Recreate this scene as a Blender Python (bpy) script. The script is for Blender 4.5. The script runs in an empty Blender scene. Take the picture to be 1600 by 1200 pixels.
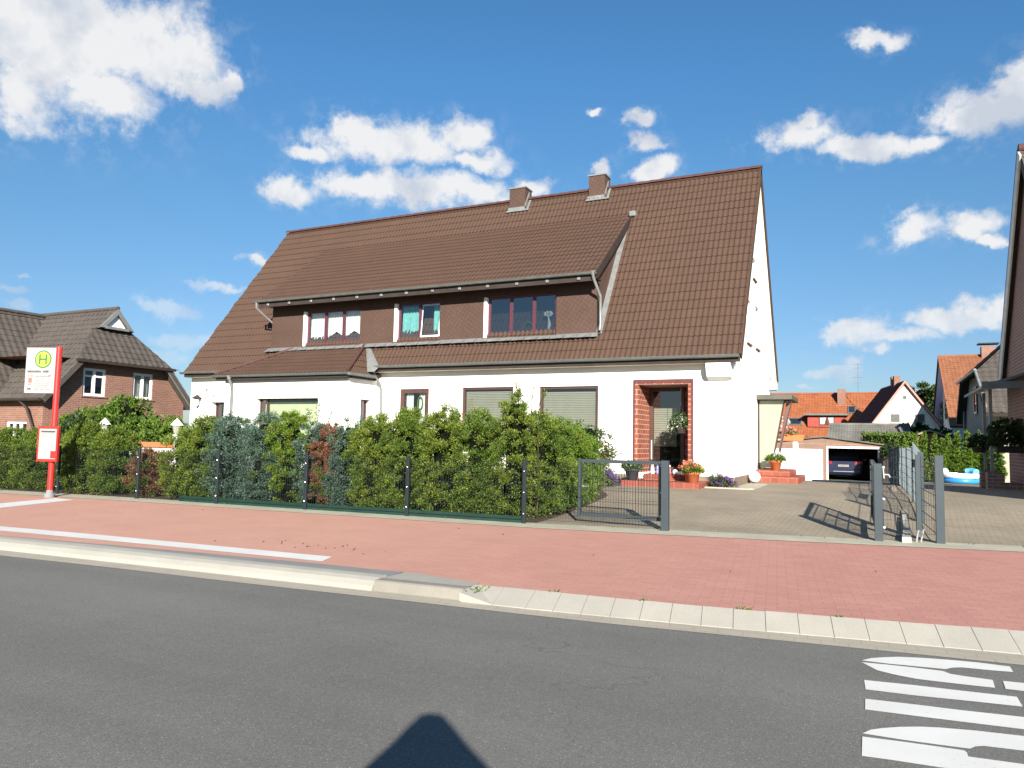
import bpy, bmesh, math, random
import numpy as np
from mathutils import Vector, Matrix

random.seed(7)
rng = np.random.default_rng(11)
R = math.radians
S = bpy.context.scene
COL = S.collection

# ------------------------------------------------------------------ camera
cam_d = bpy.data.cameras.new('camera')
cam_d.sensor_width = 36.0
cam_d.lens = 25.85
cam_d.clip_start = 0.02
cam_d.clip_end = 3000
cam = bpy.data.objects.new('camera', cam_d)
cam.matrix_world = Matrix(((0.89873, 0.01565, 0.43823, 0.0),
                           (0.43804, -0.07794, -0.89557, 0.0),
                           (0.02014, 0.99683, -0.07691, 1.45),
                           (0, 0, 0, 1)))
COL.objects.link(cam)
S.camera = cam

# ------------------------------------------------------------------ light
SUN_EL = R(22.6)
SUN_AZ = R(149.5)            # compass bearing of the sun, clockwise from +Y
sd = bpy.data.lights.new('sun', 'SUN')
sd.energy = 5.0
sd.angle = R(0.55)
sd.color = (1.0, 0.94, 0.845)
sun = bpy.data.objects.new('sun', sd)
to_sun = Vector((math.sin(SUN_AZ) * math.cos(SUN_EL), math.cos(SUN_AZ) * math.cos(SUN_EL), math.sin(SUN_EL)))
sun.rotation_euler = to_sun.to_track_quat('Z', 'Y').to_euler()
sun.location = (20, -20, 30)
COL.objects.link(sun)

S.view_settings.view_transform = 'Standard'
S.view_settings.look = 'None'
S.view_settings.gamma = 1
S.view_settings.exposure = 1.3

CLOUDS = [(-1.0518,.4294,.1299,.0663),(-.9669,.4514,.0962,.0491),(-.909,.444,.062,.0407),(-1.0723,.3684,.0359,.0357),(-.9698,.3895,.0579,.0273),(-.8733,.4103,.0338,.0156),(-.843,.4178,.0139,.0128),
 (-.6214,.3847,.1001,.0249),(-.5336,.4002,.0427,.0187),(-.7314,.3626,.0281,.0108),(-.5105,.3712,.0463,.0127),(-.671,.3277,.051,.0175),(-.5932,.3269,.083,.0242),(-.5139,.3332,.071,.0195),(-.4294,.3352,.0321,.0098),(-.7539,.3132,.0309,.0157),(-.6695,.396,.0342,.0138),
 (-.2803,.4171,.0226,.0091),(-.2688,.392,.0208,.0108),(-.2652,.3606,.0258,.0142),(-.3323,.366,.0194,.0111),(-.3446,.4256,.0106,.0046),(.0175,.4744,.0273,.0093),
 (-.0737,.3847,.051,.0191),(-.0027,.3644,.0435,.0144),(.0605,.3569,.0373,.0112),(.1236,.3777,.0505,.0267),(.1556,.407,.0273,.0257),(-.062,.4015,.023,.013),
 (.0517,.2642,.0353,.0133),(.1109,.2582,.0266,.0157),(.1292,.2401,.0154,.0057),(-.0171,.1413,.0403,.0157),(.0286,.1315,.0413,.0108),(.011,.1183,.0196,.0062),(.0826,.1513,.0325,.0134),(.1239,.1557,.0284,.0203),
 (-.0432,.0922,.0294,.008),(-.0285,.1006,.0131,.0095),(-.0716,.0741,.0075,.004),(-.8388,.1872,.0379,.0056),(-.8021,.2284,.0234,.0064),(-.9001,.1567,.0394,.0094),(-.8764,.1177,.0438,.0111),(-1.0645,.1554,.0142,.005),(-1.0545,.1387,.015,.0057),(-1.0506,.1738,.0085,.0029),(-.9041,.096,.0284,.0078)]


class NT:
    """small node-tree writer"""
    def __init__(self, tree):
        self.t = tree
        tree.nodes.clear()

    def n(self, kind, **kw):
        nd = self.t.nodes.new(kind)
        for k, v in kw.items():
            if k.startswith('i_'):
                key = k[2:]
                key = int(key) if key.isdigit() else key
                nd.inputs[key].default_value = v
            else:
                setattr(nd, k, v)
        return nd

    def l(self, a, b):
        self.t.links.new(a, b)

    def math(self, op, a, b=None, clamp=False):
        nd = self.n('ShaderNodeMath', operation=op, use_clamp=clamp)
        for i, v in enumerate((a, b)):
            if v is None:
                continue
            if isinstance(v, (int, float)):
                nd.inputs[i].default_value = v
            else:
                self.l(v, nd.inputs[i])
        return nd.outputs[0]

    def vmath(self, op, a, b=None):
        nd = self.n('ShaderNodeVectorMath', operation=op)
        for i, v in enumerate((a, b)):
            if v is None:
                continue
            if isinstance(v, tuple):
                nd.inputs[i].default_value = v
            else:
                self.l(v, nd.inputs[i])
        return nd.outputs['Value'] if op in ('LENGTH', 'DOT_PRODUCT') else nd.outputs[0]

    def ramp(self, fac, stops):
        nd = self.n('ShaderNodeValToRGB')
        cr = nd.color_ramp
        while len(cr.elements) < len(stops):
            cr.elements.new(0.5)
        for e, (p, c) in zip(cr.elements, stops):
            e.position = p
            e.color = (*c, 1) if len(c) == 3 else c
        self.l(fac, nd.inputs[0])
        return nd.outputs[0]

    def mix(self, fac, a, b, blend='MIX'):
        nd = self.n('ShaderNodeMix', data_type='RGBA', blend_type=blend)
        for idx, v in ((0, fac), (6, a), (7, b)):
            if isinstance(v, (int, float)):
                nd.inputs[idx].default_value = v
            elif isinstance(v, tuple):
                nd.inputs[idx].default_value = (*v, 1) if len(v) == 3 else v
            else:
                self.l(v, nd.inputs[idx])
        return nd.outputs[2]


def make_world():
    w = bpy.data.worlds.new('World')
    S.world = w
    w.use_nodes = True
    t = NT(w.node_tree)
    sky = t.n('ShaderNodeTexSky', sky_type='NISHITA', sun_disc=False)
    sky.sun_elevation = SUN_EL
    sky.sun_rotation = SUN_AZ
    sky.altitude = 50
    sky.air_density = 1.0
    sky.dust_density = 0.4
    sky.ozone_density = 1.6
    tc = t.n('ShaderNodeTexCoord')
    d = tc.outputs['Generated']
    sep = t.n('ShaderNodeSeparateXYZ')
    t.l(d, sep.inputs[0])
    az = t.math('ARCTAN2', sep.outputs[0], sep.outputs[1])
    el = t.math('ARCSINE', sep.outputs[2])
    cmb = t.n('ShaderNodeCombineXYZ')
    t.l(az, cmb.inputs[0])
    t.l(el, cmb.inputs[1])
    # ragged edges: shift the lookup by noise before measuring the distance to each cloud heart
    nz = t.n('ShaderNodeTexNoise', noise_dimensions='3D')
    nz.inputs['Scale'].default_value = 14
    nz.inputs['Detail'].default_value = 9
    nz.inputs['Roughness'].default_value = 0.52
    t.l(d, nz.inputs['Vector'])
    off = t.vmath('MULTIPLY', t.vmath('SUBTRACT', nz.outputs['Color'], (0.5, 0.5, 0.5)), (0.085, 0.055, 0))
    nzb = t.n('ShaderNodeTexNoise', noise_dimensions='3D')
    nzb.inputs['Scale'].default_value = 42
    nzb.inputs['Detail'].default_value = 8
    nzb.inputs['Roughness'].default_value = 0.65
    t.l(d, nzb.inputs['Vector'])
    off2 = t.vmath('MULTIPLY', t.vmath('SUBTRACT', nzb.outputs['Color'], (0.5, 0.5, 0.5)), (0.024, 0.020, 0))
    p = t.vmath('ADD', t.vmath('ADD', cmb.outputs[0], off), off2)
    best = None
    for a, e, ra, re in CLOUDS:
        v = t.vmath('MULTIPLY', t.vmath('SUBTRACT', p, (a, e, 0)), (.82 / ra, .80 / re, 0))
        ln = t.vmath('LENGTH', v)
        best = ln if best is None else t.math('MINIMUM', best, ln)
    n2 = t.n('ShaderNodeTexNoise', noise_dimensions='3D')
    n2.inputs['Scale'].default_value = 24
    n2.inputs['Detail'].default_value = 8
    n2.inputs['Roughness'].default_value = 0.62
    t.l(d, n2.inputs['Vector'])
    m = t.math('SUBTRACT', 1.16, best)
    m = t.math('ADD', m, t.math('MULTIPLY', t.math('SUBTRACT', n2.outputs[0], 0.5), 1.25))
    m = t.math('ADD', m, t.math('MULTIPLY', t.math('SUBTRACT', nzb.outputs[0], 0.5), 1.1))
    dens = t.math('MULTIPLY', m, 1.25, clamp=True)
    dens = t.math('MULTIPLY', t.math('MULTIPLY', dens, dens), t.math('SUBTRACT', 3.0, t.math('MULTIPLY', dens, 2.0)))
    dens = t.math('MINIMUM', dens, 0.94)
    # thin ragged veils round the denser hearts
    veil = t.math('MULTIPLY', t.math('SUBTRACT', 1.75, best), 0.75, clamp=True)
    veil = t.math('MULTIPLY', veil, t.math('MULTIPLY', t.math('SUBTRACT', nzb.outputs[0], 0.47), 3.2, clamp=True))
    dens = t.math('MAXIMUM', dens, t.math('MULTIPLY', veil, 0.5))
    # clouds low over the horizon are thinner
    low = t.math('MULTIPLY', t.math('SUBTRACT', el, 0.02), 7.0, clamp=True)
    left = t.math('MULTIPLY', t.math('ADD', az, 0.78), -12.0, clamp=True)
    thin = t.math('SUBTRACT', 1.0, t.math('MULTIPLY', t.math('MULTIPLY', left, t.math('SUBTRACT', 1.0, t.math('MULTIPLY', t.math('SUBTRACT', el, 0.2), 9.0, clamp=True))), 0.55))
    dens = t.math('MULTIPLY', t.math('MULTIPLY', dens, low), thin)
    # billows: thicker parts whiter, soft grey-blue hollows
    n3 = t.n('ShaderNodeTexNoise', noise_dimensions='3D')
    n3.inputs['Scale'].default_value = 11
    n3.inputs['Detail'].default_value = 6
    n3.inputs['Roughness'].default_value = 0.55
    t.l(t.vmath('ADD', d, (0.02, -0.03, 0.05)), n3.inputs['Vector'])
    ccol = t.ramp(n3.outputs[0], [(0.34, (0.68, 0.73, 0.82)), (0.50, (1.0, 1.0, 1.0))])
    bg1 = t.n('ShaderNodeBackground')
    low_tint = t.ramp(el, [(0.0, (.50, .58, .76)), (0.11, (.51, .65, .83)), (0.30, (.52, .81, .97)), (0.47, (.48, .90, 1.16))])
    tint = t.mix(1.0, sky.outputs[0], low_tint, 'MULTIPLY')
    t.l(tint, bg1.inputs[0])
    bg1.inputs[1].default_value = 0.056
    bg2 = t.n('ShaderNodeBackground')
    t.l(ccol, bg2.inputs[0])
    bg2.inputs[1].default_value = 0.37
    mx = t.n('ShaderNodeMixShader')
    t.l(dens, mx.inputs[0])
    t.l(bg1.outputs[0], mx.inputs[1])
    t.l(bg2.outputs[0], mx.inputs[2])
    out = t.n('ShaderNodeOutputWorld')
    t.l(mx.outputs[0], out.inputs[0])


make_world()

# ------------------------------------------------------------------ scene-object helpers
ORIGIN = {}


def tag(o, label=None, cat=None, group=None, kind=None):
    if label:
        o['label'] = label
    if cat:
        o['category'] = cat
    if group:
        o['group'] = group
    if kind:
        o['kind'] = kind
    return o


def thing(name, label, cat, loc, group=None):
    o = bpy.data.objects.new(name, None)
    o.empty_display_size = 0.2
    COL.objects.link(o)
    o.location = loc
    ORIGIN[o.name] = Vector(loc)
    return tag(o, label, cat, group)


def copy_thing(o, parent=None):
    c = o.copy()
    COL.objects.link(c)
    if parent is not None:
        c.parent = parent
    for ch in list(o.children):
        copy_thing(ch, c)
    return c


class MB:
    """collects shapes and links them as one mesh object"""
    def __init__(self):
        self.v = []
        self.f = []
        self.m = []
        self.mi = 0

    def quad(self, a, b, c, d):
        i = len(self.v)
        self.v += [tuple(a), tuple(b), tuple(c), tuple(d)]
        self.f.append((i, i + 1, i + 2, i + 3))
        self.m.append(self.mi)
        return self

    def poly(self, pts):
        i = len(self.v)
        self.v += [tuple(p) for p in pts]
        self.f.append(tuple(range(i, i + len(pts))))
        self.m.append(self.mi)
        return self

    def grid(self, rows, close=False):
        """rows: list of equal-length point lists"""
        i0 = len(self.v)
        nc = len(rows[0])
        for r in rows:
            self.v += [tuple(p) for p in r]
        for a in range(len(rows) - 1):
            for b in range(nc if close else nc - 1):
                b2 = (b + 1) % nc
                self.f.append((i0 + a * nc + b, i0 + a * nc + b2, i0 + (a + 1) * nc + b2, i0 + (a + 1) * nc + b))
                self.m.append(self.mi)
        return self

    def box(self, x0, x1, y0, y1, z0, z1, bev=0.0):
        if bev > 0:
            b = min(bev, (x1 - x0) * .45, (y1 - y0) * .45, (z1 - z0) * .45)
            bm = bmesh.new()
            r = bmesh.ops.create_cube(bm, size=1)
            for v in r['verts']:
                v.co = Vector((x0 + (v.co.x + .5) * (x1 - x0), y0 + (v.co.y + .5) * (y1 - y0), z0 + (v.co.z + .5) * (z1 - z0)))
            bmesh.ops.bevel(bm, geom=bm.edges[:], offset=b, segments=1, affect='EDGES')
            self.add_bm(bm)
            return self
        p = [(x, y, z) for z in (z0, z1) for y in (y0, y1) for x in (x0, x1)]
        i = len(self.v)
        self.v += p
        for f in ((0, 2, 3, 1), (4, 5, 7, 6), (0, 1, 5, 4), (2, 6, 7, 3), (0, 4, 6, 2), (1, 3, 7, 5)):
            self.f.append(tuple(i + k for k in f))
            self.m.append(self.mi)
        return self

    def add_bm(self, bm):
        bm.verts.index_update()
        i = len(self.v)
        self.v += [tuple(v.co) for v in bm.verts]
        for f in bm.faces:
            self.f.append(tuple(i + v.index for v in f.verts))
            self.m.append(self.mi)
        bm.free()

    def prism(self, pts, d):
        """pts: planar polygon, d: extrusion vector"""
        n = len(pts)
        q = [tuple(Vector(p) + Vector(d)) for p in pts]
        self.poly(list(reversed(pts)))
        self.poly(q)
        for i in range(n):
            j = (i + 1) % n
            self.quad(pts[i], pts[j], q[j], q[i])
        return self

    def bar(self, a, b, w, h=None, up=(0, 0, 1)):
        """square bar from a to b"""
        a, b = Vector(a), Vector(b)
        h = w if h is None else h
        t = (b - a).normalized()
        u = Vector(up)
        if abs(t.dot(u)) > .98:
            u = Vector((0, 1, 0))
        s = t.cross(u).normalized()
        u = s.cross(t).normalized()
        ring = [s * w / 2 + u * h / 2, -s * w / 2 + u * h / 2, -s * w / 2 - u * h / 2, s * w / 2 - u * h / 2]
        A = [a + r for r in ring]
        B = [b + r for r in ring]
        self.poly(A)
        self.poly(list(reversed(B)))
        for i in range(4):
            j = (i + 1) % 4
            self.quad(A[j], A[i], B[i], B[j])
        return self

    def tube(self, path, r, n=8, caps=True):
        path = [Vector(p) for p in path]
        rs = r if isinstance(r, (list, tuple)) else [r] * len(path)
        rows = []
        prev = None
        for i, p in enumerate(path):
            if i == 0:
                t = path[1] - p
            elif i == len(path) - 1:
                t = p - path[i - 1]
            else:
                t = (path[i + 1] - p).normalized() + (p - path[i - 1]).normalized()
            t.normalize()
            if prev is None:
                u = Vector((0, 0, 1)) if abs(t.z) < .9 else Vector((1, 0, 0))
            else:
                u = prev
            s = t.cross(u).normalized()
            u = s.cross(t).normalized()
            prev = u
            rows.append([p + (s * math.cos(k * 2 * math.pi / n) + u * math.sin(k * 2 * math.pi / n)) * rs[i] for k in range(n)])
        self.grid(rows, close=True)
        if caps:
            self.poly(list(reversed(rows[0])))
            self.poly(rows[-1])
        return self

    def lathe(self, c, prof, n=20):
        """prof: list of (r, z)"""
        c = Vector(c)
        rows = [[c + Vector((max(r, 1e-4) * math.cos(k * 2 * math.pi / n), max(r, 1e-4) * math.sin(k * 2 * math.pi / n), z)) for k in range(n)] for r, z in prof]
        self.grid(rows, close=True)
        return self

    def sphere(self, c, r, n=14, sz=1.0):
        prof = [(r * math.sin(math.pi * k / n), -r * sz * math.cos(math.pi * k / n)) for k in range(n + 1)]
        return self.lathe(c, prof, n + 4)

    def clip(self, planes):
        """keep what lies on the negative side of every (point, normal)"""
        bm = bmesh.new()
        vs = [bm.verts.new(p) for p in self.v]
        for f in self.f:
            try:
                bm.faces.new([vs[i] for i in f])
            except ValueError:
                pass
        for co, no in planes:
            bmesh.ops.bisect_plane(bm, geom=bm.verts[:] + bm.edges[:] + bm.faces[:], dist=1e-5, plane_co=co, plane_no=no, clear_outer=True)
        self.v, self.f, self.m = [], [], []
        self.add_bm(bm)
        return self

    def build(self, name, mats, parent=None, smooth=False, label=None):
        me = bpy.data.meshes.new(name)
        o = bpy.data.objects.new(name, me)
        COL.objects.link(o)
        off = Vector((0, 0, 0))
        if parent is not None:
            o.parent = parent
            off = ORIGIN.get(parent.name, off)
        ORIGIN[o.name] = off
        vv = np.array(self.v, dtype=float) - np.array(off)
        me.from_pydata([tuple(x) for x in vv.tolist()], [], self.f)
        if not isinstance(mats, (list, tuple)):
            mats = [mats]
        for m_ in mats:
            me.materials.append(m_)
        if len(mats) > 1:
            me.polygons.foreach_set('material_index', self.m)
        if smooth:
            me.polygons.foreach_set('use_smooth', [True] * len(me.polygons))
        me.update()
        if label:
            o['label'] = label
        return o


def struct(mb, name, m, smooth=False, kind='structure'):
    o = mb.build(name, m, None, smooth)
    o['kind'] = kind
    return o


# ------------------------------------------------------------------ materials
MATS = {}


def base(name):
    m = bpy.data.materials.new(name)
    m.use_nodes = True
    t = NT(m.node_tree)
    out = t.n('ShaderNodeOutputMaterial')
    b = t.n('ShaderNodeBsdfPrincipled')
    t.l(b.outputs[0], out.inputs[0])
    MATS[name] = m
    return m, t, b, out


def set_spec(b, rough, spec=0.4, metal=0.0):
    b.inputs['Roughness'].default_value = rough
    b.inputs['Specular IOR Level'].default_value = spec
    b.inputs['Metallic'].default_value = metal


def noise(t, vec, scale, detail=4, rough=0.55):
    nd = t.n('ShaderNodeTexNoise')
    nd.inputs['Scale'].default_value = scale
    nd.inputs['Detail'].default_value = detail
    nd.inputs['Roughness'].default_value = rough
    t.l(vec, nd.inputs['Vector'])
    return nd.outputs[0]


def bump(t, b, height, strength, dist=0.02):
    nd = t.n('ShaderNodeBump')
    nd.inputs['Strength'].default_value = strength
    nd.inputs['Distance'].default_value = dist
    t.l(height, nd.inputs['Height'])
    t.l(nd.outputs[0], b.inputs['Normal'])


def sc(c, k):
    return tuple(min(1, x * k) for x in c)


def plain(name, col, rough=0.6, spec=0.4, metal=0.0, var=0.12, scale=3.0, bmp=0.0, bscale=60.0):
    m, t, b, o = base(name)
    set_spec(b, rough, spec, metal)
    oc = t.n('ShaderNodeTexCoord').outputs['Object']
    if var > 0:
        c = t.ramp(noise(t, oc, scale, 5), [(0.3, sc(col, 1 - var)), (0.7, sc(col, 1 + var))])
        t.l(c, b.inputs['Base Color'])
    else:
        b.inputs['Base Color'].default_value = (*col, 1)
    if bmp > 0:
        bump(t, b, noise(t, oc, bscale, 4), bmp, 0.01)
    return m


def wall_uv(t):
    """u = x + y, v = z : a running coordinate for walls along either axis"""
    oc = t.n('ShaderNodeTexCoord').outputs['Object']
    s = t.n('ShaderNodeSeparateXYZ')
    t.l(oc, s.inputs[0])
    c = t.n('ShaderNodeCombineXYZ')
    t.l(t.math('ADD', s.outputs[0], s.outputs[1]), c.inputs[0])
    t.l(s.outputs[2], c.inputs[1])
    return oc, c.outputs[0]


def bricks(name, c1, c2, mortar, bw=0.24, bh=0.07, ms=0.008, floor=False, rot=0.0, rough=0.8, bmp=0.3, offset=0.5, big=0.12, bias=0.0, fine=0.1):
    m, t, b, o = base(name)
    set_spec(b, rough, 0.25)
    if floor:
        oc = t.n('ShaderNodeTexCoord').outputs['Object']
        mp = t.n('ShaderNodeMapping')
        mp.inputs['Rotation'].default_value = (0, 0, rot)
        t.l(oc, mp.inputs[0])
        uv = mp.outputs[0]
    else:
        oc, uv = wall_uv(t)
    bt = t.n('ShaderNodeTexBrick')
    bt.offset = offset
    bt.inputs['Color1'].default_value = (*c1, 1)
    bt.inputs['Color2'].default_value = (*c2, 1)
    bt.inputs['Mortar'].default_value = (*mortar, 1)
    bt.inputs['Scale'].default_value = 1.0
    bt.inputs['Mortar Size'].default_value = ms
    bt.inputs['Mortar Smooth'].default_value = 0.2
    bt.inputs['Bias'].default_value = bias
    bt.inputs['Brick Width'].default_value = bw
    bt.inputs['Row Height'].default_value = bh
    t.l(uv, bt.inputs['Vector'])
    c = bt.outputs['Color']
    g = t.ramp(noise(t, oc, 0.7, 6, 0.6), [(0.3, (1 - big,) * 3), (0.7, (1 + big * .6,) * 3)])
    c = t.mix(1.0, c, g, 'MULTIPLY')
    g2 = t.ramp(noise(t, oc, 45, 3, 0.6), [(0.3, (1 - fine,) * 3), (0.7, (1 + fine,) * 3)])
    c = t.mix(1.0, c, g2, 'MULTIPLY')
    t.l(c, b.inputs['Base Color'])
    h = t.math('SUBTRACT', 1.0, bt.outputs['Fac'])
    if bmp > 0:
        bump(t, b, h, bmp, 0.01)
    return m


def tiles(name, col, var=0.18, moss=None):
    m, t, b, o = base(name)
    set_spec(b, 0.75, 0.2)
    oc = t.n('ShaderNodeTexCoord').outputs['Object']
    wn = t.n('ShaderNodeTexVoronoi')
    wn.inputs['Scale'].default_value = 3.2
    t.l(oc, wn.inputs['Vector'])
    rr = t.n('ShaderNodeSeparateColor')
    t.l(wn.outputs['Color'], rr.inputs[0])
    c = t.ramp(rr.outputs[0], [(0.0, sc(col, 1 - var * .6)), (1.0, sc(col, 1 + var * .6))])
    g = t.ramp(noise(t, oc, 0.5, 6, 0.65), [(0.3, (0.93, 0.935, 0.94)), (0.7, (1.05, 1.04, 1.03))])
    c = t.mix(1.0, c, g, 'MULTIPLY')
    g2 = t.ramp(noise(t, oc, 70, 3, 0.6), [(0.3, (0.85,) * 3), (0.7, (1.12,) * 3)])
    c = t.mix(1.0, c, g2, 'MULTIPLY')
    if moss:
        c = t.mix(t.math('MULTIPLY', t.math('SUBTRACT', noise(t, oc, 2.3, 8, 0.7), 0.52), 4.0, clamp=True), c, moss)
    t.l(c, b.inputs['Base Color'])
    return m


def leafmat(name, c1, c2, trans=0.22):
    m, t, b, out = base(name)
    set_spec(b, 0.55, 0.25)
    oc = t.n('ShaderNodeTexCoord').outputs['Object']
    gi = t.n('ShaderNodeNewGeometry').outputs['Random Per Island']
    c = t.ramp(gi, [(0.0, c1), (1.0, c2)])
    g = t.ramp(noise(t, oc, 3.0, 3), [(0.35, (0.8, 0.82, 0.8)), (0.7, (1.15, 1.12, 1.05))])
    c = t.mix(1.0, c, g, 'MULTIPLY')
    t.l(c, b.inputs['Base Color'])
    tr = t.n('ShaderNodeBsdfTranslucent')
    t.l(c, tr.inputs[0])
    mx = t.n('ShaderNodeMixShader')
    mx.inputs[0].default_value = trans
    t.l(b.outputs[0], mx.inputs[1])
    t.l(tr.outputs[0], mx.inputs[2])
    t.l(mx.outputs[0], out.inputs[0])
    return m


def glassmat(name, tint=(0.85, 0.9, 0.9), refl=0.12, rough=0.01):
    m, t, b, out = base(name)
    t.t.nodes.remove(b)
    tr = t.n('ShaderNodeBsdfTransparent')
    tr.inputs[0].default_value = (*tint, 1)
    gl = t.n('ShaderNodeBsdfGlossy')
    gl.inputs['Roughness'].default_value = rough
    lw = t.n('ShaderNodeLayerWeight')
    lw.inputs[0].default_value = 0.35
    f = t.math('ADD', t.math('MULTIPLY', lw.outputs['Fresnel'], 0.6), refl, clamp=True)
    mx = t.n('ShaderNodeMixShader')
    t.l(f, mx.inputs[0])
    t.l(tr.outputs[0], mx.inputs[1])
    t.l(gl.outputs[0], mx.inputs[2])
    t.l(mx.outputs[0], out.inputs[0])
    return m


def asphalt():
    m, t, b, o = base('asphalt')
    set_spec(b, 0.85, 0.3)
    oc = t.n('ShaderNodeTexCoord').outputs['Object']
    a = t.ramp(noise(t, oc, 0.35, 5, 0.6), [(0.3, (0.117, 0.113, 0.102)), (0.7, (0.149, 0.143, 0.129))])
    sp = t.n('ShaderNodeTexVoronoi')
    sp.inputs['Scale'].default_value = 150
    t.l(oc, sp.inputs['Vector'])
    rr = t.n('ShaderNodeSeparateColor')
    t.l(sp.outputs['Color'], rr.inputs[0])
    g = t.ramp(rr.outputs[0], [(0.0, (0.82,) * 3), (0.8, (1.08,) * 3), (0.965, (1.15,) * 3), (1.0, (1.9,) * 3)])
    c = t.mix(1.0, a, g, 'MULTIPLY')
    g2 = t.ramp(noise(t, oc, 120, 3, 0.7), [(0.3, (0.75,) * 3), (0.7, (1.25,) * 3)])
    c = t.mix(1.0, c, g2, 'MULTIPLY')
    # long tyre-worn streaks along the lane
    mp = t.n('ShaderNodeMapping')
    mp.inputs['Scale'].default_value = (0.05, 1.6, 1)
    mp.inputs['Rotation'].default_value = (0, 0, -0.09)
    t.l(oc, mp.inputs[0])
    g3 = t.ramp(noise(t, mp.outputs[0], 1.0, 4, 0.6), [(0.3, (0.91,) * 3), (0.7, (1.09,) * 3)])
    c = t.mix(1.0, c, g3, 'MULTIPLY')
    # dark tar-filled hairline cracks and a few oily drips
    vo = t.n('ShaderNodeTexVoronoi', feature='DISTANCE_TO_EDGE')
    vo.inputs['Scale'].default_value = 0.33
    wv = t.n('ShaderNodeMix', data_type='VECTOR')
    wv.inputs[0].default_value = 0.12
    t.l(oc, wv.inputs[4])
    nzv = t.n('ShaderNodeTexNoise')
    nzv.inputs['Scale'].default_value = 2.2
    nzv.inputs['Detail'].default_value = 6
    t.l(oc, nzv.inputs['Vector'])
    t.l(t.vmath('MULTIPLY', nzv.outputs['Color'], (9, 9, 0)), wv.inputs[5])
    t.l(wv.outputs[1], vo.inputs['Vector'])
    crack = t.math('SUBTRACT', 1.0, t.math('MULTIPLY', vo.outputs['Distance'], 480.0), clamp=True)
    c = t.mix(t.math('MULTIPLY', crack, 0.45), c, (0.05, 0.05, 0.05))
    drip = t.ramp(noise(t, oc, 1.7, 5, 0.6), [(0.70, (0, 0, 0)), (0.76, (1, 1, 1))])
    c = t.mix(t.math('MULTIPLY', drip, 0.22), c, (0.06, 0.058, 0.055))
    t.l(c, b.inputs['Base Color'])
    bump(t, b, sp.outputs['Distance'], 0.3, 0.003)
    return m


def red_pavers():
    """small red concrete blocks, faint joints, sun-bleached toward the bus bay"""
    m, t, b, o = base('red_paving')
    set_spec(b, 0.85, 0.25)
    oc = t.n('ShaderNodeTexCoord').outputs['Object']
    mp = t.n('ShaderNodeMapping')
    mp.inputs['Rotation'].default_value = (0, 0, -0.11)
    t.l(oc, mp.inputs[0])
    bt = t.n('ShaderNodeTexBrick')
    bt.inputs['Color1'].default_value = (0.430, 0.210, 0.168, 1)
    bt.inputs['Color2'].default_value = (0.385, 0.185, 0.150, 1)
    bt.inputs['Mortar'].default_value = (0.31, 0.155, 0.12, 1)
    bt.inputs['Scale'].default_value = 1.0
    bt.inputs['Mortar Size'].default_value = 0.0045
    bt.inputs['Mortar Smooth'].default_value = 0.4
    bt.inputs['Brick Width'].default_value = 0.2
    bt.inputs['Row Height'].default_value = 0.1
    t.l(mp.outputs[0], bt.inputs['Vector'])
    sx = t.n('ShaderNodeSeparateXYZ')
    t.l(oc, sx.inputs[0])
    c = bt.outputs['Color']
    bleach = t.math('MULTIPLY', t.math('ADD', sx.outputs[0], t.math('MULTIPLY', noise(t, oc, 0.25, 3, 0.5), 2.0)), -0.16, clamp=True)
    bleach = t.math('MULTIPLY', bleach, 0.55)
    c = t.mix(bleach, c, (0.52, 0.30, 0.215))
    g = t.ramp(noise(t, oc, 1.2, 7, 0.65), [(0.3, (0.94, 0.935, 0.93)), (0.7, (1.05, 1.055, 1.06))])
    c = t.mix(1.0, c, g, 'MULTIPLY')
    g2 = t.ramp(noise(t, oc, 60, 3, 0.6), [(0.3, (0.9,) * 3), (0.7, (1.1,) * 3)])
    c = t.mix(1.0, c, g2, 'MULTIPLY')
    st = t.ramp(noise(t, oc, 3.1, 8, 0.75), [(0.62, (0, 0, 0)), (0.72, (1, 1, 1))])
    c = t.mix(t.math('MULTIPLY', st, 0.12), c, (0.12, 0.08, 0.07))
    t.l(c, b.inputs['Base Color'])
    bump(t, b, t.math('SUBTRACT', 1.0, bt.outputs['Fac']), 0.35, 0.006)
    return m


def shingles(name, col):
    """diamond cladding: fine diagonal lattice"""
    m, t, b, o = base(name)
    set_spec(b, 0.7, 0.25)
    oc, uv = wall_uv(t)
    mp = t.n('ShaderNodeMapping')
    mp.inputs['Rotation'].default_value = (0, 0, R(35))
    t.l(uv, mp.inputs[0])
    bt = t.n('ShaderNodeTexBrick')
    bt.offset = 0.0
    bt.inputs['Color1'].default_value = (*col, 1)
    bt.inputs['Color2'].default_value = (*sc(col, 0.9), 1)
    bt.inputs['Mortar'].default_value = (*sc(col, 0.7), 1)
    bt.inputs['Scale'].default_value = 1
    bt.inputs['Mortar Size'].default_value = 0.008
    bt.inputs['Mortar Smooth'].default_value = 0.6
    bt.inputs['Brick Width'].default_value = 0.12
    bt.inputs['Row Height'].default_value = 0.12
    t.l(mp.outputs[0], bt.inputs['Vector'])
    g = t.ramp(noise(t, oc, 0.9, 5), [(0.3, (0.9,) * 3), (0.7, (1.1,) * 3)])
    c = t.mix(1.0, bt.outputs['Color'], g, 'MULTIPLY')
    t.l(c, b.inputs['Base Color'])
    bump(t, b, t.math('SUBTRACT', 1.0, bt.outputs['Fac']), 0.5, 0.01)
    return m


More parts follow.
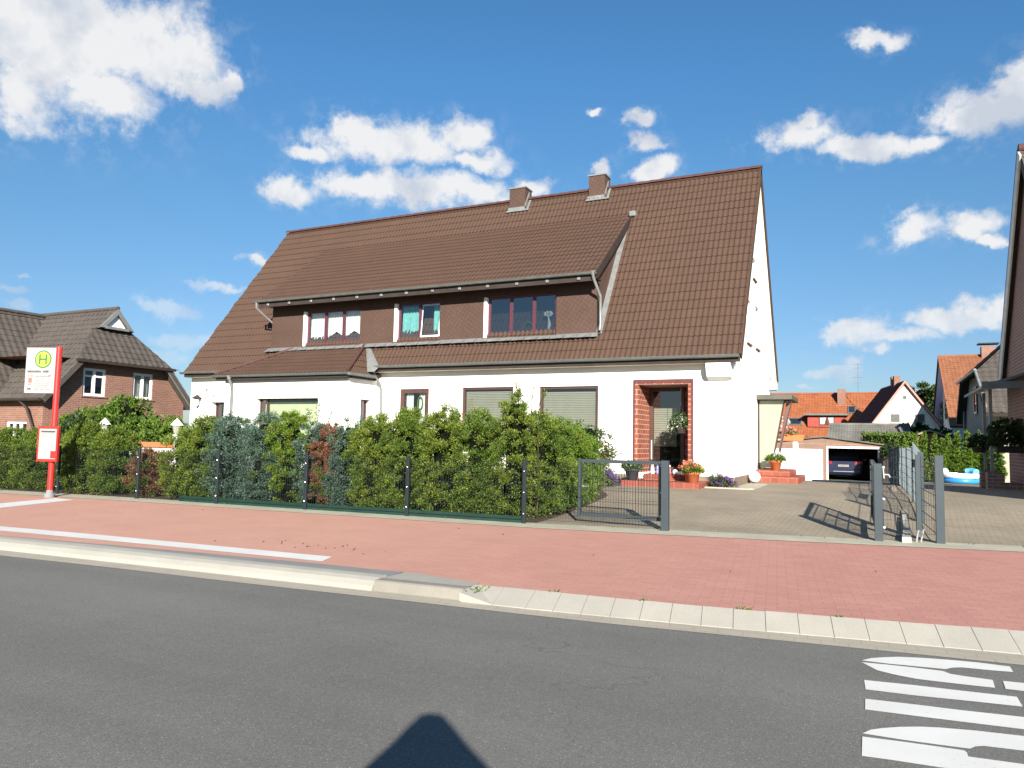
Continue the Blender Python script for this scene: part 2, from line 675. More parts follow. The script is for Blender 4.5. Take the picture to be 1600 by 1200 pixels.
def concrete(name, col, var=0.1, joint=None):
    m, t, b, o = base(name)
    set_spec(b, 0.85, 0.25)
    oc = t.n('ShaderNodeTexCoord').outputs['Object']
    c = t.ramp(noise(t, oc, 2.0, 8, 0.65), [(0.28, sc(col, 1 - var)), (0.72, sc(col, 1 + var * .7))])
    g2 = t.ramp(noise(t, oc, 90, 3, 0.7), [(0.3, (0.9,) * 3), (0.7, (1.08,) * 3)])
    c = t.mix(1.0, c, g2, 'MULTIPLY')
    if joint:
        mp = t.n('ShaderNodeMapping')
        mp.inputs['Rotation'].default_value = (0, 0, -0.09)
        t.l(oc, mp.inputs[0])
        bt = t.n('ShaderNodeTexBrick')
        bt.offset = 0.5
        for k in ('Color1', 'Color2'):
            bt.inputs[k].default_value = (1, 1, 1, 1)
        bt.inputs['Mortar'].default_value = (0.86, 0.85, 0.82, 1)
        bt.inputs['Scale'].default_value = 1
        bt.inputs['Mortar Size'].default_value = 0.006
        bt.inputs['Brick Width'].default_value = joint[0]
        bt.inputs['Row Height'].default_value = joint[1]
        t.l(mp.outputs[0], bt.inputs['Vector'])
        c = t.mix(1.0, c, bt.outputs['Color'], 'MULTIPLY')
    st = t.ramp(noise(t, oc, 6, 8, 0.75), [(0.6, (0, 0, 0)), (0.75, (1, 1, 1))])
    c = t.mix(t.math('MULTIPLY', st, 0.25), c, sc(col, 0.55))
    t.l(c, b.inputs['Base Color'])
    bump(t, b, noise(t, oc, 120, 3), 0.15, 0.004)
    return m


M_asph = asphalt()
M_red = red_pavers()
M_kerb = concrete('pale_kerb_concrete', (0.285, 0.27, 0.235))
M_slab = concrete('pale_slab_concrete', (0.305, 0.285, 0.245))
M_gut = concrete('gutter_blocks', (0.31, 0.28, 0.225), 0.08, (0.2, 0.11))
M_greyb = concrete('grey_kerb_block', (0.215, 0.20, 0.17), 0.15)
M_greys = concrete('grey_tar_strip', (0.20, 0.20, 0.195), 0.14)
M_edge = concrete('edging_concrete', (0.36, 0.34, 0.26), 0.2)
def worn_paint():
    m, t, b, o = base('road_paint')
    set_spec(b, 0.75, 0.3)
    oc = t.n('ShaderNodeTexCoord').outputs['Object']
    c = t.ramp(noise(t, oc, 1.6, 6, 0.6), [(0.3, (0.53, 0.52, 0.49)), (0.7, (0.61, 0.60, 0.57))])
    chip = t.ramp(noise(t, oc, 38, 6, 0.7), [(0.60, (0, 0, 0)), (0.68, (1, 1, 1))])
    where = t.ramp(noise(t, oc, 2.6, 4, 0.6), [(0.42, (0.0,) * 3), (0.7, (0.8,) * 3)])
    c = t.mix(t.math('MULTIPLY', chip, where), c, (0.22, 0.21, 0.20))
    t.l(c, b.inputs['Base Color'])
    bump(t, b, noise(t, oc, 130, 3), 0.25, 0.003)
    return m


M_mark = worn_paint()
M_drive = bricks('driveway_pavers', (0.27, 0.225, 0.165), (0.235, 0.195, 0.145), (0.17, 0.145, 0.105), 0.2, 0.1, 0.008, True, 0.05, 0.9, 0.3, 0.5, 0.2, 0.0, 0.14)
M_soil = plain('soil', (0.075, 0.055, 0.04), 0.95, 0.1, var=0.4, scale=8, bmp=0.6, bscale=30)
M_grass = plain('grass_ground', (0.06, 0.09, 0.03), 0.95, 0.1, var=0.4, scale=2)
def render_coat():
    """white render with faint rain streaks and splash dirt low down"""
    m, t, b, o = base('white_render')
    set_spec(b, 0.85, 0.2)
    oc = t.n('ShaderNodeTexCoord').outputs['Object']
    mp = t.n('ShaderNodeMapping')
    mp.inputs['Scale'].default_value = (2.2, 2.2, 0.16)
    t.l(oc, mp.inputs[0])
    c = t.ramp(noise(t, oc, 1.2, 5), [(0.3, (0.755, 0.74, 0.70)), (0.7, (0.79, 0.775, 0.735))])
    stk = t.ramp(noise(t, mp.outputs[0], 1.0, 6, 0.65), [(0.55, (0, 0, 0)), (0.75, (1, 1, 1))])
    c = t.mix(t.math('MULTIPLY', stk, 0.22), c, (0.52, 0.49, 0.43))
    t.l(c, b.inputs['Base Color'])
    bump(t, b, noise(t, oc, 170, 4), 0.15, 0.01)
    return m


M_white = render_coat()
M_whitep = plain('white_paint', (0.80, 0.80, 0.78), 0.5, 0.4, var=0.03)
M_plinth = plain('brown_plinth', (0.20, 0.145, 0.11), 0.85, 0.2, var=0.15, scale=5)
M_roof = tiles('brown_roof_tiles', (0.070, 0.041, 0.029), 0.07)
M_roofd = tiles('dark_roof_tiles', (0.075, 0.064, 0.056), 0.2)
M_roofo = tiles('orange_roof_tiles', (0.25, 0.082, 0.036), 0.22)
M_roofr = tiles('weathered_orange_tiles', (0.23, 0.095, 0.05), 0.25)
M_roofm = tiles('maroon_roof_tiles', (0.13, 0.04, 0.035), 0.25)
M_ridge = tiles('ridge_tiles', (0.075, 0.035, 0.032), 0.15)
M_shing = shingles('brown_shingles', (0.080, 0.047, 0.035))
M_dkwood = plain('dark_brown_wood', (0.035, 0.026, 0.022), 0.7, 0.25, var=0.2)
M_zinc = plain('zinc_sheet', (0.13, 0.145, 0.135), 0.5, 0.4, 0.2, var=0.15, scale=4)
M_zincl = plain('light_zinc', (0.20, 0.205, 0.20), 0.45, 0.4, 0.25, var=0.18, scale=5)
M_cream = plain('cream_soffit', (0.62, 0.58, 0.47), 0.7, 0.3, var=0.04)
M_frame = plain('wine_red_frame', (0.085, 0.022, 0.035), 0.4, 0.5, var=0.08)
M_brownf = plain('brown_frame', (0.075, 0.035, 0.028), 0.4, 0.5, var=0.1)
M_glass = glassmat('window_glass')
M_glassm = glassmat('mirror_like_glass', (0.45, 0.48, 0.50), 0.17)
M_blind = plain('blind_slats', (0.27, 0.25, 0.19), 0.5, 0.4, var=0.06)
M_lace = plain('lace_curtain', (0.66, 0.66, 0.62), 0.9, 0.1, var=0.08, scale=14)
M_teal = plain('teal_curtain', (0.17, 0.42, 0.40), 0.9, 0.1, var=0.15, scale=8)
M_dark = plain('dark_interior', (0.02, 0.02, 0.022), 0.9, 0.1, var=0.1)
M_clink = bricks('red_clinker', (0.28, 0.080, 0.046), (0.19, 0.056, 0.036), (0.42, 0.27, 0.20), 0.25, 0.135, 0.011)
M_dkclink = plain('dark_clinker_edge', (0.10, 0.035, 0.033), 0.5, 0.4, var=0.25, scale=14)
M_step = bricks('step_tiles', (0.24, 0.066, 0.042), (0.21, 0.058, 0.038), (0.32, 0.16, 0.11), 0.24, 0.16, 0.006)
M_brick = bricks('house_bricks', (0.235, 0.105, 0.070), (0.175, 0.078, 0.055), (0.25, 0.18, 0.145), 0.25, 0.083, 0.012, big=0.16)
M_brickd = bricks('dark_house_bricks', (0.25, 0.13, 0.105), (0.20, 0.105, 0.085), (0.3, 0.24, 0.2), 0.25, 0.083, 0.012)
M_anth = plain('anthracite_metal', (0.034, 0.047, 0.054), 0.5, 0.4, var=0.08)
M_post = plain('dark_fence_post', (0.013, 0.019, 0.022), 0.5, 0.35, var=0.08)
M_wire = plain('anthracite_wire', (0.014, 0.019, 0.022), 0.6, 0.3, var=0.05)
M_privacy = plain('grey_privacy_strip', (0.115, 0.145, 0.155), 0.5, 0.4, var=0.12, scale=6)
M_greenb = plain('green_edging_board', (0.006, 0.030, 0.020), 0.6, 0.3, var=0.2, scale=6)
M_steel = plain('bright_steel', (0.72, 0.72, 0.72), 0.3, 0.5, 0.6, var=0.05)
M_redp = plain('red_paint', (0.52, 0.022, 0.018), 0.4, 0.5, var=0.06)
M_sign = plain('white_sign', (0.32, 0.315, 0.295), 0.6, 0.3, var=0.03)
M_signtx = plain('grey_sign_print', (0.06, 0.06, 0.065), 0.6, 0.3, var=0.05)
M_signtl = plain('pale_sign_print', (0.15, 0.155, 0.16), 0.6, 0.3, var=0.05)
M_signrd = plain('pale_red_print', (0.42, 0.12, 0.10), 0.6, 0.3, var=0.1)
M_yel = plain('emblem_yellow', (0.55, 0.52, 0.05), 0.5, 0.4, var=0.05)
M_grn = plain('emblem_green', (0.03, 0.15, 0.05), 0.5, 0.4, var=0.05)
M_terra = plain('terracotta', (0.50, 0.15, 0.06), 0.75, 0.25, var=0.12, scale=9)
M_bark = plain('bark', (0.055, 0.038, 0.026), 0.9, 0.1, var=0.3, scale=12, bmp=0.5)
M_twig = plain('shaded_core', (0.004, 0.006, 0.003), 0.95, 0.05, var=0.4, scale=12)  # near-black colour paints the shade between the leaf tufts
M_twigb = plain('dry_inner_twigs', (0.07, 0.035, 0.02), 0.95, 0.05, var=0.4, scale=12)
L_thuja = leafmat('thuja_green', (0.030, 0.066, 0.010), (0.165, 0.245, 0.036))
L_yellow = leafmat('thuja_yellow', (0.055, 0.095, 0.012), (0.240, 0.300, 0.046))
L_bright = leafmat('thuja_bright', (0.045, 0.100, 0.012), (0.190, 0.290, 0.034))
L_blue = leafmat('juniper_blue', (0.030, 0.064, 0.046), (0.150, 0.235, 0.180), 0.2)
L_brown = leafmat('dead_brown', (0.130, 0.058, 0.030), (0.250, 0.125, 0.075), 0.2)
L_dark = leafmat('dark_leaf', (0.016, 0.034, 0.012), (0.045, 0.075, 0.022))
L_vine = leafmat('vine_green', (0.055, 0.110, 0.014), (0.150, 0.240, 0.035))
L_rose = leafmat('rose_leaf', (0.035, 0.070, 0.018), (0.090, 0.140, 0.040))
L_pink = leafmat('pink_petal', (0.75, 0.22, 0.24), (0.85, 0.40, 0.42), 0.3)
L_salm = leafmat('salmon_petal', (0.75, 0.16, 0.10), (0.85, 0.36, 0.26), 0.3)
L_wht = leafmat('white_petal', (0.75, 0.75, 0.68), (0.85, 0.85, 0.80), 0.3)
L_lav = leafmat('violet_petal', (0.10, 0.05, 0.16), (0.22, 0.13, 0.32), 0.3)

# ------------------------------------------------------------------ terrain, road, pavement
def pl(pts):
    xs = [p[0] for p in pts]
    ys = [p[1] for p in pts]

    def f(x):
        if x <= xs[0]:
            s = (ys[min(2, len(ys) - 1)] - ys[0]) / (xs[min(2, len(xs) - 1)] - xs[0])
            return ys[0] + s * (x - xs[0])
        if x >= xs[-1]:
            s = (ys[-1] - ys[-3]) / (xs[-1] - xs[-3])
            return ys[-1] + s * (x - xs[-1])
        return float(np.interp(x, xs, ys))
    return f


asph = pl([(-9.93, 5.62), (-7.82, 5.80), (-6.29, 5.90), (-5.08, 6.0), (-4.33, 6.07), (-3.54, 6.13), (-2.96, 6.17), (-2.08, 6.25), (-1.28, 6.36), (.03, 6.53), (.98, 6.64)])
footL = pl([(-10.24, 5.83), (-7.02, 6.08), (-5.24, 6.20), (-4.44, 6.25), (-3.6, 6.32)])
ktopL = pl([(-10.69, 6.08), (-8.97, 6.24), (-7.29, 6.34), (-5.46, 6.44), (-4.56, 6.50), (-3.6, 6.54)])
footR = pl([(-3.6, 6.29), (-3.02, 6.33), (-2.15, 6.44), (-1.32, 6.55), (-.08, 6.76), (1.03, 6.93)])
topR = pl([(-3.58, 6.61), (-3.2, 6.64), (-2.24, 6.73), (-1.37, 6.82), (-.08, 7.04), (1.08, 7.27)])
redL = pl([(-10.78, 6.17), (-7.59, 6.55), (-5.58, 6.74), (-4.73, 6.78), (-4.55, 6.82), (-3.61, 6.67)])
fkf = pl([(-17.91, 10.25), (-14.19, 10.65), (-9.74, 10.95), (-5.28, 11.33), (-2.95, 11.75), (.09, 12.42), (1.94, 12.87)])
fence_y = pl([(-19, 10.62), (-14.9, 11.08), (-10.16, 11.42), (-5.5, 11.82), (-3.12, 12.26), (.08, 12.97), (.92, 13.2), (2.0, 13.45)])


def sstep(t):
    t = max(0.0, min(1.0, t))
    return t * t * (3 - 2 * t)


def gh(x, y):
    """ground height of the lots: rises to the house, level beside it, falls to the garages behind"""
    f = fence_y(max(-60, min(8, x)))
    if y <= f:
        return 0.0
    if y < 24.5:
        return 0.36 * sstep((y - f) / (18.8 - f)) if y < 18.8 else 0.36
    if y < 44:
        return 0.36 - 0.71 * (y - 24.5) / 19.5
    return -0.35


def strip(mb, fa, fb, za, zb, xs):
    mb.grid([[(x, fa(x), za) for x in xs], [(x, fb(x), zb) for x in xs]])
    return mb


def xr(a, b, n):
    return [a + (b - a) * i / n for i in range(n + 1)]


XL = xr(-70, -12, 20) + xr(-11.5, -4.6, 24)
XA = xr(-70, -12, 24) + xr(-11.5, 3, 60) + xr(4, 60, 20)

mb = MB()
ys = [-60, -20, 0, 5, 8] + [10 + i * .5 for i in range(70)] + [46, 50, 60, 80, 120, 200, 400, 900]
gx = [-900, -300, -120, -70] + xr(-60, 20, 80) + [40, 80, 300, 900]
mb.grid([[(x, y, (-.30 if y < fence_y(max(-60, min(8, x))) + .2 else gh(x, y) - .03)) for x in gx] for y in ys])
struct(mb, 'ground', M_grass, True)

mb = MB()
mb.grid([[(x, -1.3 + .09 * x, -.12) for x in XA], [(x, 2.5 + .09 * x, -.12) for x in XA], [(x, asph(x) + .05, -.12) for x in XA]])
struct(mb, 'road', M_asph)
mb = MB()
mb.box(-70, 60, -7.5, -1.55, -.2, .0)
o = struct(mb, 'far_pavement', M_greys)
o.rotation_euler.z = .09
strip(MB(), asph, lambda x: (footL(x) if x < -3.6 else footR(x)) + .03, -.116, -.104, XA)
mb = strip(MB(), asph, lambda x: (footL(x) if x < -3.6 else footR(x)) + .03, -.116, -.104, XA)
struct(mb, 'gutter', M_gut)

# raised bus kerb: bull-nosed pale concrete
mb = MB()
prof = [(0.0, -.112), (.10, -.06), (.30, -.015), (.55, .010), (.85, .02), (1.0, .02), (1.0, -.05)]
xs = XL
mb.grid([[(x, footL(x) + (ktopL(x) - footL(x)) * u, z) for x in xs] for u, z in prof])
mb.poly([(xs[-1], footL(xs[-1]) + (ktopL(xs[-1]) - footL(xs[-1])) * u, z) for u, z in prof])
struct(mb, 'bus_kerb', M_kerb)
mb = MB()
xs = xr(-4.597, -3.603, 6)
blk = [[(x, footL(x) + .02, -.14) for x in xs], [(x, footL(x) + .045, -.012) for x in xs], [(x, footL(x) + .065, .0) for x in xs], [(x, footL(x) + .17, .0) for x in xs], [(x, footL(x) + .17, -.14) for x in xs]]
mb.grid(blk)
mb.poly([r[0] for r in blk])
mb.poly([r[-1] for r in blk])
struct(mb, 'kerb_block', M_greyb)
mb = MB()
mb.grid([[(x, footL(x) + .168, .002) for x in xs], [(x + .02, redL(x) + .02, .004) for x in xs]])
struct(mb, 'grey_slab', M_greys if False else M_slab)

# sloping pale slabs along the lowered kerb, open joints between them
mb = MB()
x = -3.6
k = 0
while x < 14:
    w = .262 if x > -3 else .33
    g = .0022
    z0 = -.10
    a, b_ = x + g, x + w - g
    sl = .022
    p = [(a + sl, footR(a), z0), (b_ + sl, footR(b_), z0), (b_ - .02, topR(b_), .004), (a - .02, topR(a), .004)]
    if k == 0:
        p = [(a, footR(a), -.02), (b_ + sl, footR(b_), z0), (b_ - .02, topR(b_), .004), (a, topR(a), .004)]
    k += 1
    dz = rng.normal(0, .0015)
    p = [(q[0], q[1], q[2] + dz) for q in p]
    mb.prism(p, (0, 0, -.08))
    x += w
mb.grid([[(xx, footR(xx) + .01, -.112) for xx in xr(-3.55, 14, 60)], [(xx, topR(xx), -.012) for xx in xr(-3.55, 14, 60)]])
struct(mb, 'kerb_slabs', M_slab)

mb = MB()
strip(mb, lambda x: ktopL(x) + .002, lambda x: redL(x) + .012, .0005, .002, XL)
struct(mb, 'tar_strip', M_greys)
mb = MB()
rows = []
for k in range(7):
    u = k / 6
    rows.append([(x, (redL(x) if x < -3.6 else topR(x) + .005) * (1 - u) + (fkf(x) + .01) * u, 0.0) for x in XA])
mb.grid(rows)
struct(mb, 'pavement', M_red)
mb = MB()
mb.grid([[(x, fkf(x), .006) for x in XA], [(x, fkf(x) + .07, .010) for x in XA], [(x, fence_y(x) + .14, .012) for x in XA]])
struct(mb, 'edging_strip', M_edge)

# painted lines of the bus bay
wt = pl([(-11.89, 6.74), (-9.95, 6.93), (-8.16, 7.05), (-5.97, 7.19)])
wb = pl([(-11.32, 6.46), (-9.45, 6.62), (-7.76, 6.74), (-5.83, 6.87)])
mb = MB()
xs = xr(-60, -13, 12) + xr(-12, -5.9, 20)
mb.grid([[(x + (0.12 if x > -6 else 0), wb(x), .004) for x in xs], [(x, wt(x), .004) for x in xs]])
struct(mb, 'bay_line', M_mark)
mb = MB()
mb.poly([(-15.57 - .9, 7.0, .004), (-14.97 - .25, 7.0, .004), (-14.67, 8.3, .004), (-15.3, 10.15, .004), (-16.02, 10.2, .004), (-15.57, 8.8, .004)])
struct(mb, 'cross_line', M_mark)
BUS = [
 [(-.09,6.16),(-.03,6.26),(.06,6.34),(.16,6.41),(.32,6.47),(.52,6.52),(.68,6.545),(.88,6.55),(.88,6.40),(.75,6.37),(.56,6.34),(.5,6.3),(.45,6.23),(.26,6.2),(.09,6.17)],
 [(-.09,6.11),(.09,6.14),(.26,6.16),(.43,6.17),(.47,6.12),(.55,6.11),(.72,6.11),(.71,5.92),(.57,5.9),(.39,5.88),(.25,5.87),(.12,5.9),(.01,5.95)],
 [(.78,6.12),(.9,6.14),(1.31,6.21),(1.26,6.0),(.87,5.94),(.77,5.93)],
 [(1.36,6.22),(1.7,6.27),(1.9,6.33),(1.98,6.45),(1.9,6.56),(1.7,6.62),(1.4,6.61),(1.4,6.46),(1.6,6.47),(1.66,6.42),(1.6,6.4),(1.36,6.38)],
 [(-.07,5.66),(.24,5.71),(.52,5.74),(.81,5.78),(.81,5.58),(.5,5.53),(.23,5.48),(-.06,5.45)],
 [(-.06,5.25),(.22,5.29),(.48,5.32),(.78,5.37),(1.19,5.41),(1.14,5.18),(.75,5.14),(.45,5.1),(.21,5.07),(-.06,5.04)],
 [(.87,5.79),(1.3,5.84),(1.7,5.82),(1.95,5.7),(1.98,5.58),(1.78,5.55),(1.6,5.64),(1.3,5.64),(.87,5.59)],
 [(1.25,5.42),(1.6,5.42),(1.9,5.46),(1.98,5.54),(1.78,5.52),(1.62,5.4),(1.25,5.2)],
 [(-.07,4.62),(-.03,4.7),(.03,4.76),(.12,4.83),(.22,4.89),(.32,4.93),(.5,4.98),(.73,5.02),(1.11,5.06),(1.06,4.85),(.69,4.78),(.51,4.75),(.47,4.72),(.44,4.67),(.3,4.65),(.13,4.63)],
 [(-.07,4.57),(.13,4.6),(.3,4.62),(.41,4.63),(.42,4.61),(.42,4.55),(.66,4.58),(1.01,4.62),(.97,4.44),(.63,4.39),(.28,4.33),(.07,4.31),(-.07,4.29)],
 [(1.17,5.07),(1.6,5.1),(1.9,5.02),(1.98,4.88),(1.9,4.76),(1.6,4.7),(1.08,4.64),(1.04,4.46),(1.6,4.52),(2.0,4.56),(2.02,4.9),(1.9,5.12),(1.6,5.16),(1.2,5.12)],
]
mb = MB()
for pts in BUS:
    mb.poly([(x, y, -.1165) for x, y in pts])
struct(mb, 'bus_lettering', M_mark)
# dry leaves and grit lying on the pavement
mb = MB()
for k in range(34):
    cx, cy = (-6.6 + rng.normal(0, .5), 7.75 + rng.normal(0, .13)) if k < 24 else (rng.uniform(-14, 2), rng.uniform(7, 11.0))
    a = rng.uniform(0, 6.28)
    s = rng.uniform(.008, .022)
    mb.quad(*[(cx + math.cos(a + q) * s * (1 if q % 3.14 < 1 else .5), cy + math.sin(a + q) * s * (1 if q % 3.14 < 1 else .5), .006 + .012 * (q > 2)) for q in (0, 1.57, 3.14, 4.71)])
struct(mb, 'fallen_leaves', M_twigb, kind='stuff')
# weeds in the joints
mb = MB()
for k in range(260):
    if k < 60:
        cx = rng.uniform(-3.55, -3.42) if k < 30 else rng.choice([-1.05, -1.9, -2.75, -.3]) + rng.normal(0, .04)
        cy = (footR(cx) + rng.uniform(.05, .3)) if k < 30 else topR(cx) + rng.normal(0, .01)
        z = -.02 if k < 30 else .0
    else:
        cx = rng.uniform(-20, 3)
        cy = fence_y(cx) + rng.normal(.02, .06)
        z = .01
    a = rng.uniform(0, 6.28)
    h = rng.uniform(.015, .05)
    mb.quad((cx, cy, z), (cx + .012 * math.cos(a), cy + .012 * math.sin(a), z + h * .5), (cx + .03 * math.cos(a), cy + .03 * math.sin(a), z + h), (cx - .008, cy + .008, z + h * .5))
struct(mb, 'joint_weeds', L_thuja, kind='stuff')

# driveway of grey-brown blocks, and the neighbour's yard
mb = MB()


def drive_left(y):
    return -5.36 if y < 15.8 else (-5.36 - .9 * sstep((y - 15.8) / 2.2) if y < 18.2 else -6.26)


rows = []
for i in range(90):
    u = i / 89
    y0 = 11.8 + (44.2 - 11.8) * u
    r_ = []
    for k in range(13):
        v = k / 12
        x = drive_left(y0) * (1 - v) + 1.0 * v
        y = max(y0, fence_y(x) + .1)
        r_.append((x, y, gh(x, y) + .008))
    rows.append(r_)
mb.grid(rows)
struct(mb, 'driveway', M_drive, True)
mb = MB()
rows = []
for i in range(90):
    y0 = 13.0 + (48 - 13.0) * i / 89
    rows.append([(x, max(y0, fence_y(x) + .1), gh(x, max(y0, fence_y(x) + .1)) + .006) for x in xr(1.0, 16, 12)])
mb.grid(rows)
struct(mb, 'neighbour_yard', M_drive, True)
mb = MB()
mb.grid([[(x, y, gh(x, y) + .004) for x in xr(-24, -5.2, 40)] for y in [0]]) if False else None
rows = []
for u in xr(0, 1, 20):
    rows.append([(x, fence_y(x) + .13 + u * (19.8 - fence_y(x)), gh(x, fence_y(x) + .13 + u * (19.8 - fence_y(x))) + .003) for x in xr(-24, -5.3, 40)])
mb.grid(rows)
struct(mb, 'garden_soil', M_soil, True)

# ------------------------------------------------------------------ building helpers
def wall_y(mb, x0, x1, z0, z1, Y, ops, dep=.2, sgn=1):
    """wall facing -Y at y=Y with rectangular openings (x0,x1,z0,z1[,depth]) and their reveals"""
    xs = sorted({x0, x1, *[o[0] for o in ops], *[o[1] for o in ops]})
    zs = sorted({z0, z1, *[o[2] for o in ops], *[o[3] for o in ops]})
    for i in range(len(xs) - 1):
        for j in range(len(zs) - 1):
            cx, cz = (xs[i] + xs[i + 1]) / 2, (zs[j] + zs[j + 1]) / 2
            if any(o[0] < cx < o[1] and o[2] < cz < o[3] for o in ops):
                continue
            mb.quad((xs[i], Y, zs[j]), (xs[i + 1], Y, zs[j]), (xs[i + 1], Y, zs[j + 1]), (xs[i], Y, zs[j + 1]))
    for o in ops:
        a, b, c, d = o[:4]
        Z = Y + (o[4] if len(o) > 4 else dep)
        mb.quad((a, Y, c), (a, Z, c), (a, Z, d), (a, Y, d))
        mb.quad((b, Y, c), (b, Y, d), (b, Z, d), (b, Z, c))
        mb.quad((a, Y, d), (a, Z, d), (b, Z, d), (b, Y, d))
        mb.quad((a, Y, c), (b, Y, c), (b, Z, c), (a, Z, c))
    return mb


def wall_x(mb, y0, y1, z0, z1, X, ops, dep=.2, sgn=-1, top=None):
    """wall facing +X (sgn -1: reveals go to -X) with openings (y0,y1,z0,z1); top(y): clip height under a gable"""
    ys_ = sorted({y0, y1, *[o[0] for o in ops], *[o[1] for o in ops]})
    zs = sorted({z0, z1, *[o[2] for o in ops], *[o[3] for o in ops]})
    sub = MB()
    for i in range(len(ys_) - 1):
        for j in range(len(zs) - 1):
            cy, cz = (ys_[i] + ys_[i + 1]) / 2, (zs[j] + zs[j + 1]) / 2
            if any(o[0] < cy < o[1] and o[2] < cz < o[3] for o in ops):
                continue
            sub.quad((X, ys_[i], zs[j]), (X, ys_[i + 1], zs[j]), (X, ys_[i + 1], zs[j + 1]), (X, ys_[i], zs[j + 1]))
    if top:
        sub.clip(top)
    i0 = len(mb.v)
    mb.v += sub.v
    mb.f += [tuple(k + i0 for k in f) for f in sub.f]
    mb.m += [mb.mi] * len(sub.f)
    for o in ops:
        a, b, c, d = o[:4]
        Z = X + sgn * dep
        mb.quad((X, a, c), (Z, a, c), (Z, a, d), (X, a, d))
        mb.quad((X, b, c), (X, b, d), (Z, b, d), (Z, b, c))
        mb.quad((X, a, d), (Z, a, d), (Z, b, d), (X, b, d))
        mb.quad((X, a, c), (X, b, c), (Z, b, c), (Z, a, c))
    return mb


def frame_y(mb, x0, x1, z0, z1, Y, w=.06, t=.05, mull=(), trans=()):
    mb.box(x0, x1, Y, Y + t, z1 - w, z1)
    mb.box(x0, x1, Y, Y + t, z0, z0 + w)
    mb.box(x0, x0 + w, Y, Y + t, z0 + w, z1 - w)
    mb.box(x1 - w, x1, Y, Y + t, z0 + w, z1 - w)
    for m_ in mull:
        mb.box(m_ - w * .6, m_ + w * .6, Y - .004, Y + t + .004, z0 + w, z1 - w)
    for h in trans:
        mb.box(x0 + w, x1 - w, Y + .006, Y + t - .006, h - w * .35, h + w * .35)
    return mb


def frame_x(mb, y0, y1, z0, z1, X, w=.06, t=.05, mull=(), trans=()):
    mb.box(X, X + t, y0, y1, z1 - w, z1)
    mb.box(X, X + t, y0, y1, z0, z0 + w)
    mb.box(X, X + t, y0, y0 + w, z0 + w, z1 - w)
    mb.box(X, X + t, y1 - w, y1, z0 + w, z1 - w)
    for m_ in mull:
        mb.box(X - .004, X + t + .004, m_ - w * .6, m_ + w * .6, z0 + w, z1 - w)
    for h in trans:
        mb.box(X + .006, X + t - .006, y0 + w, y1 - w, h - w * .35, h + w * .35)
    return mb


def tile_roof(mb, p0, ulen, up, L, pitch=.15, row=.34, amp=.018, step=.024, seg=5, u=(1, 0, 0), thick=.14):
    """real pan tiles: p0 lower-left corner, u along the eave, up the unit vector up the slope"""
    p0, u, up = Vector(p0), Vector(u).normalized(), Vector(up).normalized()
    n = u.cross(up).normalized()
    if n.z < 0:
        n = -n
    nu = max(2, int(ulen / pitch * seg))
    us = [ulen * i / nu for i in range(nu + 1)]
    hs = [amp * (math.cos(2 * math.pi * a / pitch) + .35 * math.cos(4 * math.pi * a / pitch + .6)) for a in us]
    nr = max(1, int(math.ceil(L / row)))
    prev = None
    for r in range(nr):
        v0, v1 = r * row, min(L, (r + 1) * row)
        jit = rng.normal(0, .002)
        low = [p0 + u * a + up * (v0 - .012) + n * (h + step + jit) for a, h in zip(us, hs)]
        top = [p0 + u * a + up * v1 + n * (h + .004) for a, h in zip(us, hs)]
        bot = [p0 + u * a + up * (v0 - .004) + n * (h * .8 - .004) for a, h in zip(us, hs)]
        mb.grid([low, top])
        mb.grid([bot, low])
    if thick:
        a = p0 - n * .02
        b = p0 + u * ulen - n * .02
        mb.prism([a, b, b + up * L, a + up * L], -n * thick)
    return mb


def gutter_x(mb, x0, x1, y, z, r=.07):
    rows = []
    for k in range(9):
        a = math.pi + math.pi * k / 8
        rows.append([(x0, y + r * math.cos(a), z + r * math.sin(a)), (x1, y + r * math.cos(a), z + r * math.sin(a))])
    mb.grid(rows)
    mb.tube([(x0, y - r, z), (x1, y - r, z)], .012, 6)
    for x in (x0, x1):
        mb.poly([(x, y + r * math.cos(math.pi + math.pi * k / 8), z + r * math.sin(math.pi + math.pi * k / 8)) for k in range(9)])
    n_ = int((x1 - x0) / .8)
    for k in range(1, n_):
        x = x0 + (x1 - x0) * k / n_
        mb.tube([(x, y - r * 1.03, z + .004), (x, y - r * .8, z - r * .68), (x, y, z - r * 1.06)], .007, 4)
    return mb


def curtain_y(mb, x0, x1, z0f, z1, Y, amp=.025, waves=9, n=60, zb=None):
    """hanging cloth with folds; z0f(t) gives the lower hem"""
    top, mid, bot = [], [], []
    for i in range(n + 1):
        t = i / n
        x = x0 + (x1 - x0) * t
        y = Y + amp * math.sin(t * waves * 2 * math.pi) + amp * .4 * math.sin(t * waves * 4.7 * math.pi + 1)
        zl = z0f(t)
        top.append((x, y, z1))
        mid.append((x, y * 1.0, (z1 + zl) / 2))
        bot.append((x, y, zl))
    mb.grid([bot, mid, top])
    return mb


def blind_y(mb, x0, x1, z0, z1, Y, pitch=.05):
    n_ = int((z1 - z0) / pitch)
    for k in range(n_):
        z = z0 + k * pitch
        mb.quad((x0, Y, z), (x1, Y, z), (x1, Y + .022, z + pitch * .93), (x0, Y + .022, z + pitch * .93))
    return mb


def pane_y(x0, x1, z0, z1, Y):
    return MB().quad((x0, Y, z0), (x1, Y, z0), (x1, Y, z1), (x0, Y, z1))


def pane_x(y0, y1, z0, z1, X):
    return MB().quad((X, y0, z0), (X, y1, z0), (X, y1, z1), (X, y0, z1))


